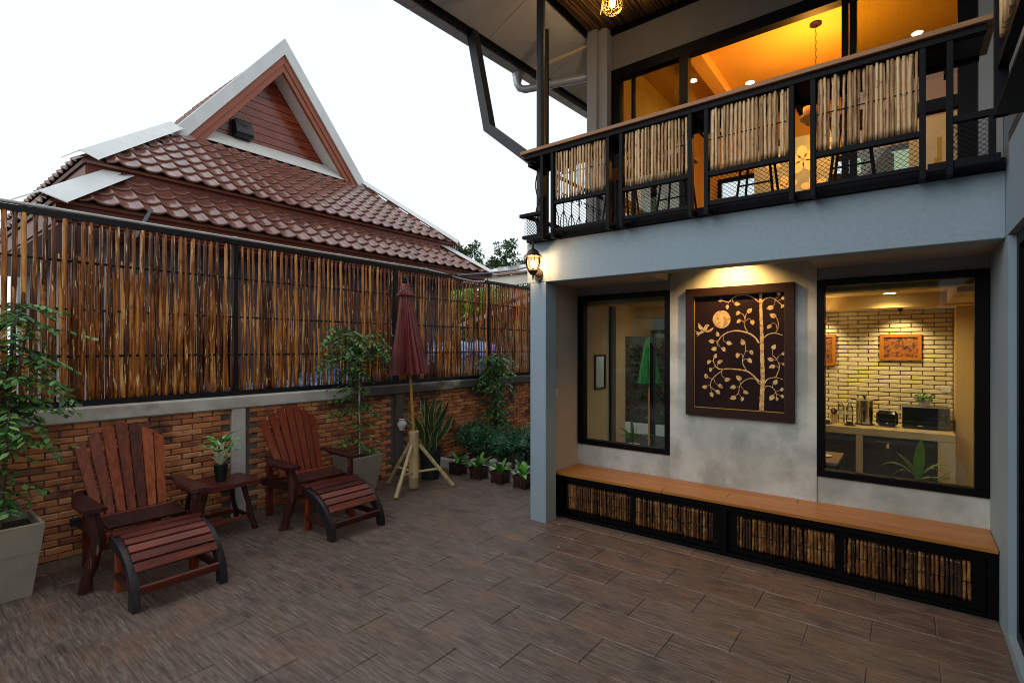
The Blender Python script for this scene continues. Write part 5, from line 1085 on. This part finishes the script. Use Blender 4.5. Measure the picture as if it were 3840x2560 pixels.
def make_stool(cx, cy, label, seed, rz=0):
    rs = random.Random(seed); t = thing('footstool', label, 'footstool', (0, 0, 0), 'slatted footstools in front of the lounge chairs'); f = lambda a: rs.uniform(-a, a)
    def arc(a, off=0):                                       # a: 0 at the chair side, 1 on the floor in front
        th_ = a*pi/2*.96; x = -.25+.49*sin(th_)**1.0; z = .395*cos(th_)**.92
        dx = .49*cos(th_); dz = -.395*sin(th_); l = math.hypot(dx, dz); return V((x+(-dz/l)*off, 0, z+(dx/l)*off))
    for sg in (-1, 1):
        n = 16; P = []; b = MB()
        for i in range(n+1):
            a = i/n; wv = .075+.012*sin(a*5+seed)
            for (yy, off) in ((-.022, .0), (.026, 0.0), (.026, -wv), (-.022, -wv)):
                q = arc(a, off+f(.0015)); P.append((q.x, sg*.262+sg*yy*1.0, max(0, q.z) if a < .98 else 0 if off == 0 else 0))
        F = [(i*4+j, i*4+(j+1) % 4, i*4+4+(j+1) % 4, i*4+4+j) for i in range(n) for j in range(4)]+[(0, 1, 2, 3), (n*4+3, n*4+2, n*4+1, n*4)]
        b.add(P, F).build('curved_rail', 'darkrail', t, smooth=True)
        MB().obox((-.222, sg*.235, .175), (.055, .05, .35), ch=.004).build('rear_leg', 'redwood_z', t)
        MB().beam((-.22, sg*.25, .115), (.155, sg*.25, .115), .03, .05, ch=.003).build('side_stretcher', 'redwood_x', t)
    A = [.0, .115, .225, .335, .45, .565, .685]
    for i, a in enumerate(A[:7]):
        w = .062 if i else .075; p = arc(a+.045, .006); q = arc(a+.09, .006); d = (q-p).normalized(); p = arc(a+.045, .010)
        if a > .66: continue
        MB().obox((p.x, 0, p.z), (w, .50 if i else .56, .020), Matrix.Rotation(-math.atan2(d.z, d.x), 3, 'Y'), ch=.003).build('slat', 'stoolwood', t)
    MB().obox((.205, 0, .125), (.024, .478, .062), Matrix.Rotation(R(20), 3, 'Y'), ch=.003).build('front_stretcher', 'stoolwood', t)
    MB().obox((-.222, 0, .33), (.03, .42, .05), ch=.003).build('back_stretcher', 'redwood_y', t)
    t.location = (cx, cy, 0); t.rotation_euler.z = rz; return t
make_stool(-4.135, 1.365, 'slatted footstool with dark curved sides before the left lounge chair', 2)
make_stool(-4.205, 2.83, 'slatted footstool with dark curved sides before the right lounge chair', 5)
sd_ = thing('side_table', 'low dark red wooden side table between the two lounge chairs', 'table', (-5.0, 2.05, 0))
MB().prism([(-5.21, 1.77, .435), (-4.80, 1.78, .435), (-4.795, 2.33, .435), (-5.205, 2.325, .435)], (0, 0, .038)).build('table_top', 'stoolwood', sd_)
for x, xo in ((-5.14, -5.23), (-4.88, -4.86)):
    for y, yo in ((1.88, 1.80), (2.20, 2.31)):
        b = MB(); pts = [V((x, y, .434)).lerp(V((xo, yo, 0)), k/4)+V((rnd(-.006, .006), rnd(-.006, .006), 0)) for k in range(5)]; b.tube(pts, [.026, .024, .021, .023, .027], 8).build('leg', 'log', sd_, smooth=True)
    MB().beam((x-.02, 1.86, .12), (x-.02, 2.25, .12), .022, .035).build('stretcher', 'stoolwood', sd_)
MB().beam((-5.18, 2.27, .12), (-4.87, 2.27, .12), .022, .035).build('stretcher', 'redwood_x', sd_)
# mottled leafed plant on the table
ap = thing('mottled_plant', 'bright green and white mottled pot plant in black pot on the side table', 'plant', (-5.0, 2.06, .473))
MB().lathe([(.044, .4735), (.064, .625), (.068, .628), (.062, .628)], (-5.0, 2.06, 0), 8).build('pot', 'potblack', ap)
MB().lathe([(.055, .61), (.05, .618)], (-5, 2.06, 0), 8).build('soil', 'soil', ap)
rs = random.Random(6)
for k in range(17):
    a = k*2.4; tier = k/17; c = V((-5.0, 2.06, .61)); h = .09+.17*tier; o = .10*(1-tier*.65)
    p = c+V((cos(a)*o*.45, sin(a)*o*.45, h*.55)); q = c+V((cos(a)*o, sin(a)*o, h)); L = rs.uniform(.11, .15)
    MB().tube([c, p, q], [.006, .006, .004], 5).build('stem', 'palestem', ap, smooth=True)
    tip = q+V((cos(a)*L*.9, sin(a)*L*.9, L*(.15+.45*tier)*rs.uniform(.3, 1.4))); bigleaf(q, tip, .074, .16).build('leaf', 'aglao', ap, smooth=True)

# ------------------------------------------------------------------ bamboo stand and closed umbrella
uc = V((-4.69, 4.115, 0))
bs = thing('bamboo_umbrella_stand', 'pale green bamboo umbrella stand with tube and three splayed legs', 'stand', uc)
def bam(b, p0, p1, r, nodes=4, n=12, taper=1.):
    p0, p1 = V(p0), V(p1); pts = []; rad = []
    for i in range(nodes):
        for t, k in ((0, 1.0), (.06, .97), (.5, .95), (.94, .97), (.985, 1.09)):
            u = (i+t)/nodes; pts.append(p0.lerp(p1, u)); rad.append(r*k*(1-(1-taper)*u))
    pts.append(p1); rad.append(r*taper); return b.tube(pts, rad, n)
b = MB().lathe([(.056, .015), (.060, .02), (.060, .135), (.0635, .142), (.0635, .150), (.060, .157), (.0585, .40), (.058, .66), (.062, .668), (.062, .700), (.055, .705), (.053, .66), (.001, .655)], uc, 24); b.build('tube', 'bamboo_green', bs, smooth=True)
MB().tube([uc+V((.0633*cos(2*pi*k/24), .0633*sin(2*pi*k/24), .685)) for k in range(25)], .0035, 5).build('lashing', 'bamboo_green', bs)
for (fx, fy) in ((-4.513, 3.696), (-5.132, 4.085), (-4.392, 4.482)):
    f_ = V((fx, fy, .018)); d = (f_-uc); d.z = 0; d.normalize(); top = uc+d*.068+V((0, 0, .53)); b = MB(); bam(b, f_, top, .026, 5, 12, .85); b.build('leg', 'bamboo_green', bs, smooth=True)
    m_ = f_.lerp(top, .42); b = MB(); bam(b, uc+d*.05+V((0, 0, .21)), m_, .0155, 2, 8); b.build('strut', 'bamboo_green', bs, smooth=True)
um = thing('closed_umbrella', 'closed maroon cloth umbrella with black finial on a slim bamboo pole', 'umbrella', uc+V((0, 0, .6)))
ld = -rt*.0585
def up_(z): return uc+ld*(z-.66)*1.0+V((0, 0, z))
b = MB(); bam(b, up_(.60), up_(2.42), .019, 5, 12, .95); b.build('pole', 'bamboo_amber', um, smooth=True)
b = MB(); N = 44; P = []; rs = random.Random(12); ph = [rs.uniform(.66, .84) if k % 2 else rs.uniform(.97, 1.06) for k in range(N)]; hem = [rs.uniform(-.012, .006) for k in range(N)]
rows = [(2.345, .062), (2.25, .078), (2.05, .112), (1.85, .148), (1.65, .185), (1.50, .214), (1.395, .236)]
for j, (z, r) in enumerate(rows):
    c = up_(z); fl_ = j/(len(rows)-1)
    for k in range(N):
        a = 2*pi*k/N+.05*sin(j*.7+k); q = r*(1-(1-ph[k])*(.35+.75*fl_)); q *= 1+.05*sin(a*2+1)*fl_
        P.append((c.x+q*cos(a), c.y+q*sin(a), z+(hem[k]+.012*(cos(a-.9)) if j == len(rows)-1 else 0)))
b.add(P, [(j*N+k, j*N+(k+1) % N, (j+1)*N+(k+1) % N, (j+1)*N+k) for j in range(len(rows)-1) for k in range(N)])
b.build('canopy', 'maroon', um)
b = MB(); P = []; N2 = 36
for j, (z, r, am) in enumerate(((2.415, .055, 0), (2.375, .070, .08), (2.325, .100, .14))):
    c = up_(z)
    for k in range(N2): q = r*(1+am*(1 if k % 2 else -1)); a = 2*pi*k/N2; P.append((c.x+q*cos(a), c.y+q*sin(a), z+(.006 if k % 2 else -.006)*(j == 2)))
b.add(P, [(j*N2+k, j*N2+(k+1) % N2, (j+1)*N2+(k+1) % N2, (j+1)*N2+k) for j in range(2) for k in range(N2)]).build('frill', 'maroon', um)
c = up_(2.45); MB().lathe([(.060, -.040), (.063, -.02), (.058, .008), (.050, .018), (.02, .022)], c, 18).build('top_cap', 'maroon', um, smooth=True)
MB().lathe([(.061, -.036), (.0645, -.034), (.0645, -.030), (.061, -.028)], c, 18).build('cord_ring', 'bamboo_amber', um)
MB().lathe([(.046, .018), (.048, .028), (.036, .036), (.038, .054), (.027, .062), (.030, .080), (.021, .088), (.024, .112), (.020, .120), (.001, .122)], c, 16).build('finial', 'glossblack', um, smooth=True)

# ------------------------------------------------------------------ plants
def planter(t, c, rim, base, h, m='pot', wall=.022):
    x, y, _ = c; r, b_ = rim/2, base/2; i = r-wall
    vs = [(x+sx*b_, y+sy*b_, 0) for sx, sy in ((-1, -1), (1, -1), (1, 1), (-1, 1))]
    mid = (b_+(r-b_)*.60)
    vs += [(x+sx*mid, y+sy*mid, h*.60) for sx, sy in ((-1, -1), (1, -1), (1, 1), (-1, 1))]
    vs += [(x+sx*(mid+.0025), y+sy*(mid+.0025), h*.602) for sx, sy in ((-1, -1), (1, -1), (1, 1), (-1, 1))]
    for q, z in ((r, h-.004), (r-.004, h), (i, h), (i-.012, h-.09)): vs += [(x+sx*q, y+sy*q, z) for sx, sy in ((-1, -1), (1, -1), (1, 1), (-1, 1))]
    n = len(vs)//4; F = [tuple(range(4))[::-1]]+[(j*4+k, j*4+(k+1) % 4, j*4+4+(k+1) % 4, j*4+4+k) for j in range(n-1) for k in range(4)]
    MB().add(vs, F).build('pot', m, t)
    MB().box(x-i+.005, x+i-.005, y-i+.005, y+i-.005, h-.09, h-.055).build('soil', 'soil', t)
def shrub(name, label, c, z0, stems, twigs, L, seed, m='leaf', pot=None, stake=None, young=None):
    """stems: list of poly-lines; twigs: (stem, t, azimuth, length, rise, leaves)"""
    rs = random.Random(seed); t = thing(name, label, 'plant', c)
    if pot: planter(t, c, *pot)
    b = MB(); sp = []
    for s_ in stems:
        pts = [V(c)+V(p) for p in s_[0]]; sp.append(pts); n = len(pts); b.tube(pts, [s_[1]+(s_[2]-s_[1])*i/(n-1) for i in range(n)], 7)
    lf = MB(); yl = MB(); tw = MB()
    for (k, tt, az, ln, rise, nl) in twigs:
        pts = sp[k]; u = tt*(len(pts)-1); i = min(int(u), len(pts)-2); p = pts[i].lerp(pts[i+1], u-i)
        d = V((cos(az), sin(az), rise)).normalized(); q = p; path = [p]; ns = max(3, nl//2); up = V((0, 0, 1))
        for j in range(ns):
            d = (d+V((rs.uniform(-.12, .12), rs.uniform(-.12, .12), -.11+rs.uniform(-.05, .05)))).normalized(); q = q+d*ln/ns; path.append(q)
            sd = d.cross(up).normalized() if abs(d.z) < .98 else V((1, 0, 0))
            for sg in (-1, 1):
                if rs.random() < .12: continue
                dd = (sd*sg*.9+d*.55+V((0, 0, rs.uniform(-.45, .10)))).normalized(); tgt = yl if (young and rs.random() < young) else lf
                tgt.leaf(q+sd*sg*.004, dd, up+V((rs.uniform(-.4, .4), rs.uniform(-.4, .4), 0)), L*rs.uniform(.7, 1.2), L*.55*rs.uniform(.85, 1.15), .12, rs.uniform(.02, .25))
        tw.tube(path, [.0045*(1-.7*j/len(path)) for j in range(len(path))], 4, caps=False)
    b.v and b.build('trunk', 'bark', t, smooth=True); tw.build('twigs', 'bark', t); lf.build('foliage', m, t, kind='stuff')
    if young: yl.build('young_foliage', 'leaf_young', t, kind='stuff')
    if stake: MB().tube([V(c)+V(p) for p in stake], .011, 7).build('stake', 'coping', t)
    return t
rs = random.Random(21)
tw = []
for k in range(74): tw.append((rs.choice((0, 1, 2, 3)), rs.uniform(.50, 1), rs.uniform(0, 2*pi), rs.uniform(.16, .44), rs.uniform(-.1, .5), rs.choice((14, 16, 20))))
for k in range(30): tw.append((rs.choice((0, 1, 2)), rs.uniform(.16, .5), rs.uniform(0, 2*pi), rs.uniform(.10, .26), rs.uniform(-.4, .3), rs.choice((10, 12))))
for az, ln, tt in ((.75, .50, .72), (.4, .42, .60)): tw.append((0, tt, az, ln, .12, 24))
tw = [q for q in tw]+[(q[0], min(1, q[1]+.04), q[2]+2.2, q[3]*.8, q[4], q[5]) for q in tw[:50]]
shrub('potted_shrub', 'tall leafy green shrub in a big square planter at the left edge', (-4.93, .57, 0), 0,
      [([(0, 0, .38), (.02, .01, .7), (-.03, .03, 1.1), (.05, .08, 1.55), (.08, .10, 2.0)], .026, .007), ([(.02, .02, .40), (.03, .05, .8), (.10, .06, 1.2), (.16, .16, 1.9)], .02, .006), ([(-.02, -.01, .4), (-.03, -.02, .8), (-.10, -.10, 1.3), (-.12, -.06, 1.95)], .02, .006), ([(0, 0, 1.0), (.0, -.14, 1.35), (.05, -.22, 1.75)], .012, .005)],
      tw, .062, 5, pot=(.46, .34, .50), young=.22)
tw = []; rs = random.Random(33)
for k in range(46): tw.append((rs.choice((0, 1, 2)), rs.uniform(.74, 1), rs.choice((1, -1))*pi/2+rs.gauss(0, .8), rs.uniform(.18, .48), rs.uniform(-.25, .2), rs.choice((12, 14, 18))))
for k in range(16): tw.append((rs.choice((1, 2)), rs.uniform(.55, .8), rs.uniform(0, 2*pi), rs.uniform(.2, .46), rs.uniform(-.1, .3), 14))
for k in range(40): tw.append((rs.choice((0, 0, 1)), rs.uniform(.1, .72), rs.uniform(0, 2*pi), rs.uniform(.10, .36), rs.uniform(-.3, .3), rs.choice((8, 10))))
shrub('potted_shrub', 'slender staked shrub with spreading top in a square planter by the umbrella', (-5.08, 3.60, 0), 0,
      [([(0, 0, .35), (.01, 0, .7), (-.01, .01, 1.1), (.0, .01, 1.5), (.02, .0, 1.9)], .016, .005), ([(0, 0, .9), (.03, -.06, 1.2), (.05, -.18, 1.6), (.05, -.22, 1.95)], .009, .004), ([(0, .01, .95), (.02, .08, 1.3), (.03, .16, 1.65), (.03, .2, 1.95)], .009, .004)],
      [*tw, *[(q[0], q[1], q[2]+1.7, q[3]*.85, q[4], q[5]) for q in tw[46:]]], .060, 8, pot=(.42, .27, .46), stake=[(.012, .01, .38), (.012, .012, 1.32)], young=.1)
tw = []; rs = random.Random(44)
for k in range(60): tw.append((0, rs.uniform(.70, 1), rs.uniform(0, 2*pi), rs.uniform(.15, .42), rs.uniform(-.2, .3), 14))
for k in range(50): tw.append((0, rs.uniform(.3, .70), rs.uniform(0, 2*pi), rs.uniform(.14, .32), rs.uniform(-.3, .2), 12))
shrub('wall_shrub', 'leafy shrub climbing past the brick wall behind the clipped hedges', (-5.12, 6.15, 0), 0, [([(0, 0, .1), (.02, .02, .6), (-.02, 0, 1.1), (.02, .03, 1.62)], .035, .010)], tw, .07, 9, pot=None)
# hedge bed with its kerb
kb = thing('bed_kerb', 'low whitewashed kerb of the planting bed at the far end', 'kerb', (-4.3, 5.16, 0))
MB().box(-5.34, -2.96, 5.115, 5.20, -.02, .125, ch=.01).build('kerb_stone', 'cream', kb)
struct(MB().box(-5.38, -2.96, 5.20, 9.0, -.05, .09).build('planting_bed', 'soil'))
hmesh = [brick_mesh(90+i, .1, .06, .06) for i in range(2)]
rk = thing('edging_stones', 'loose grey edging stones behind the kerb of the planting bed', 'stones', (-4.3, 5.3, .1))
for i in range(13): MB().obox((-4.9+i*.15+rnd(-.02, .02), 5.28+rnd(-.03, .03), .12+rnd(0, .03)), (rnd(.08, .14), rnd(.07, .12), rnd(.06, .10)), Matrix.Rotation(rnd(0, 3), 3, 'Z') @ Matrix.Rotation(rnd(-.3, .3), 3, 'X'), ch=.02).build('stone', 'stonew', rk)
for i, (x, y, z, rx, rz_, n, lab) in enumerate(((-4.98, 5.55, .40, .30, .22, 1900, 'clipped dark green bush at the left, behind the first fern pot'), (-4.52, 5.62, .37, .27, .21, 1600, 'clipped dark green bush second from the left in the bed'), (-4.10, 5.60, .40, .29, .20, 1700, 'clipped bush on bare branching stems above the third fern pot'), (-3.66, 5.52, .33, .20, .20, 900, 'clipped bush nearest the blue grey pillar in the bed'))):
    t = thing('clipped_bush', lab, 'bush', (x, y, .09), 'clipped bushes in the planting bed'); b = MB(); rs = random.Random(70+i)
    for _ in range(n):
        p = V((rs.gauss(0, 1), rs.gauss(0, 1), rs.gauss(0, 1))).normalized(); k = rs.uniform(.72, 1.03)*(1+.12*sin(p.x*5+i)+.08*sin(p.z*7+p.y*5))
        q = V((x+p.x*rx*k, y+p.y*rx*k*.85, z+p.z*rz_*k)); 
        if q.z < .14: continue
        b.leaf(q, (p+V((rs.uniform(-.9, .9), rs.uniform(-.9, .9), rs.uniform(-.5, .7)))).normalized(), p+V((0, 0, .6)), .042*rs.uniform(.7, 1.3), .017, .1)
    b.build('foliage', 'leaf_hedge', t, kind='stuff'); s_ = MB()
    MB().lathe([(.01, -.7*rz_), (rx*.55, -.45*rz_), (rx*.72, 0), (rx*.55, .5*rz_), (.01, .72*rz_)], (x, y, z), 14).build('inner_mass', 'leaf_hedge', t, smooth=True)
    for k in range(12): a = k*2.4; s_.tube([(x+.03*cos(a), y+.03*sin(a), .05), (x+.07*cos(a), y+.07*sin(a), .2), (x+rx*.55*cos(a), y+rx*.5*sin(a), z-.05)], [.012, .009, .004], 5)
    s_.build('stems', 'bark', t)
# fern pots
def fern(c, label, seed, s=1.):
    rs = random.Random(seed); t = thing('fern_pot', label, 'potted plant', c, 'small brown pots of ferns along the kerb'); x, y, _ = c
    for q in ((-1, -1), (1, -1), (1, 1), (-1, 1)): MB().obox((x+q[0]*.072, y+q[1]*.072, .066), (.028, .028, .132), ch=.003).build('corner_post', 'potbrown', t)
    MB().add([(x+sx*w, y+sy*w, z) for w, z in ((.068, .014), (.092, .132), (.098, .133), (.098, .150), (.088, .150), (.08, .12)) for sx, sy in ((-1, -1), (1, -1), (1, 1), (-1, 1))],
             [(3, 2, 1, 0)]+[(j*4+k, j*4+(k+1) % 4, j*4+4+(k+1) % 4, j*4+4+k) for j in range(5) for k in range(4)]).build('pot', 'potbrown', t)
    for k in range(6): MB().box(x-.06+k*.021, x-.06+k*.021+.015, y-.092, y-.084, .03, .125).build('slat', 'potbrown', t)
    MB().box(x-.08, x+.08, y-.08, y+.08, .118, .125).build('soil', 'soil', t)
    for k in range(11):
        a = k*2.4+seed; out = rs.uniform(.06, .26)*s; h = rs.uniform(.06, .22)*s*(1.2-out*2.6)
        bigleaf((x+.01*cos(a), y+.01*sin(a), .125), (x+out*cos(a), y+out*sin(a), .13+h), rs.uniform(.045, .065)*s, rs.uniform(.12, .45)).build('frond', 'fern', t, smooth=True)
for i, (x, lab, s) in enumerate(((-4.79, 'fern pot at the left end of the kerb row, white tag on its rim', 1.), (-4.42, 'second fern pot from the left along the kerb', 1.), (-4.06, 'third fern pot from the left with the brightest frond', 1.), (-3.70, 'fern pot nearest the pillar with long dark fronds', 1.2))): fern((x, 4.985, 0), lab, 3+i*2, s)
tg = thing('plant_tag', 'tiny white tag on the rim of the leftmost fern pot', 'tag', (-4.87, 4.885, .14)); MB().box(-4.885, -4.862, 4.883, 4.885, .125, .148).build('tag', 'white', tg)
# snake plant
sn = thing('snake_plant', 'tall yellow edged snake plant in a dark round pot behind the umbrella stand', 'plant', (-4.92, 4.60, 0))
MB().lathe([(.115, 0), (.14, .34), (.152, .345), (.152, .385), (.14, .385), (.13, .34)], (-4.92, 4.60, 0), 28).build('pot', 'potdark', sn, smooth=True); MB().lathe([(.11, .335), (.09, .345)], (-4.92, 4.60, 0), 20).build('soil', 'soil', sn)
rs = random.Random(14)
for k in range(17):
    a = k*2.39; r0 = .055*math.sqrt(k/17)+.01; lean = rs.uniform(.06, .30)*(.6+k/17); L = rs.uniform(.45, .76) if k > 3 else rs.uniform(.62, .80); w = rs.uniform(.050, .068)
    c = V((-4.92+r0*cos(a), 4.60+r0*sin(a), .335)); n = 9; P = []; E1 = []; ta = rs.uniform(0, pi)
    for i in range(n+1):
        t_ = i/n; p = c+V((cos(a)*lean*t_**1.6+.018*sin(t_*7+k), sin(a)*lean*t_**1.6+.018*cos(t_*6+k), L*t_*(1-.06*lean)))
        th_ = ta+t_*1.3; s_ = V((cos(th_), sin(th_), 0)); ww = w*.5*(.55+.9*sin(pi*min(1, t_*.8+.1))**1.)*(1 if t_ < .82 else max(.03, (1-t_)/.18)); nn = V((-s_.y, s_.x, 0))*ww*.35
        P += [p-s_*ww+nn, p-s_*ww*.78+nn*.6, p, p+s_*ww*.78+nn*.6, p+s_*ww+nn]
    lf = MB().add(P, [(i*5+j, i*5+j+1, i*5+j+6, i*5+j+5) for i in range(n) for j in (1, 2)]).build('leaf', 'snake', sn, smooth=True)
    MB().add(P, [(i*5+j, i*5+j+1, i*5+j+6, i*5+j+5) for i in range(n) for j in (0, 3)]).build('leaf_edge', 'snake_edge', lf, smooth=True)
# croton behind the pillar
cr = thing('croton_plant', 'red and green leafed croton in a small dark pot behind the pillar', 'plant', (-3.03, 4.40, 0))
MB().lathe([(.055, 0), (.080, .15), (.088, .153), (.088, .165), (.078, .165)], (-3.03, 4.40, 0), 18).build('pot', 'potdark', cr, smooth=True)
rs = random.Random(2)
MB().tube([(-3.03, 4.4, .12), (-3.03, 4.4, .42)], .008, 6).build('stem', 'bark', cr)
for k in range(26): a = k*2.4; z = .20+.011*k; bigleaf((-3.03, 4.40, z), (-3.03+.12*cos(a), 4.40+.12*sin(a), z+rs.uniform(-.02, .07)), .05, .25).build('leaf', 'croton', cr, smooth=True)
# vase on the pilaster
vs_ = thing('hanging_vase', 'small pale ceramic vase hung on the dark concrete pilaster', 'vase', (-5.27, 4.42, .62))
MB().lathe([(.001, .612), (.030, .612), (.034, .625), (.058, .665), (.062, .695), (.050, .722), (.032, .735), (.030, .745), (.042, .758), (.036, .760), (.024, .745), (.001, .74)], (-5.275, 4.42, 0), 22).build('body', 'vase', vs_, smooth=True)
MB().beam((-5.27, 4.42, .70), (-5.345, 4.42, .70), .01, .01).build('hook', 'bronze', vs_)
hr = thing('added_rear_hedge', 'tall dark green hedge added unseen behind the camera to darken the window reflections', 'hedge', (-1, -5.5, 0))  # unseen hedge, added to keep bright sky out of the window reflections
b = MB(); rs = random.Random(77)
for _ in range(5200):
    b.leaf((rs.uniform(-9, 6), -5.3+rs.uniform(-.15, .1), rs.uniform(.1, 3.5)), (rs.uniform(-1, 1), 1, rs.uniform(-.6, .6)), (0, .4, 1), .16, .09, .1)
b.build('foliage', 'leaf_hedge', hr, kind='stuff'); MB().box(-9, 6, -5.9, -5.42, 0, 3.4).build('stems', 'bark', hr)
sw = thing('wall_switch', 'small pale switch plate on the beige return wall beside the pillar', 'switch', (-2.82, 4.36, 1.24))
MB().box(-2.8215, -2.812, 4.345, 4.385, 1.20, 1.285, ch=.002).build('plate', 'cream', sw)
MB().box(-2.812, -2.808, 4.355, 4.375, 1.225, 1.26).build('rocker', 'white', sw)
# fallen bits on the floor
for i, (x, y, lab) in enumerate(((-2.66, 4.14, 'tiny pale chip on the floor beside the pillar foot'), (-2.36, 3.66, 'small dry curled leaf on the floor in front of the bench'))):
    t = thing('floor_litter', lab, 'debris', (x, y, 0)); MB().leaf((x, y, .006), (1, .4, .1), (0, 0, 1), .035, .012, .2).build('scrap', 'petal', t)
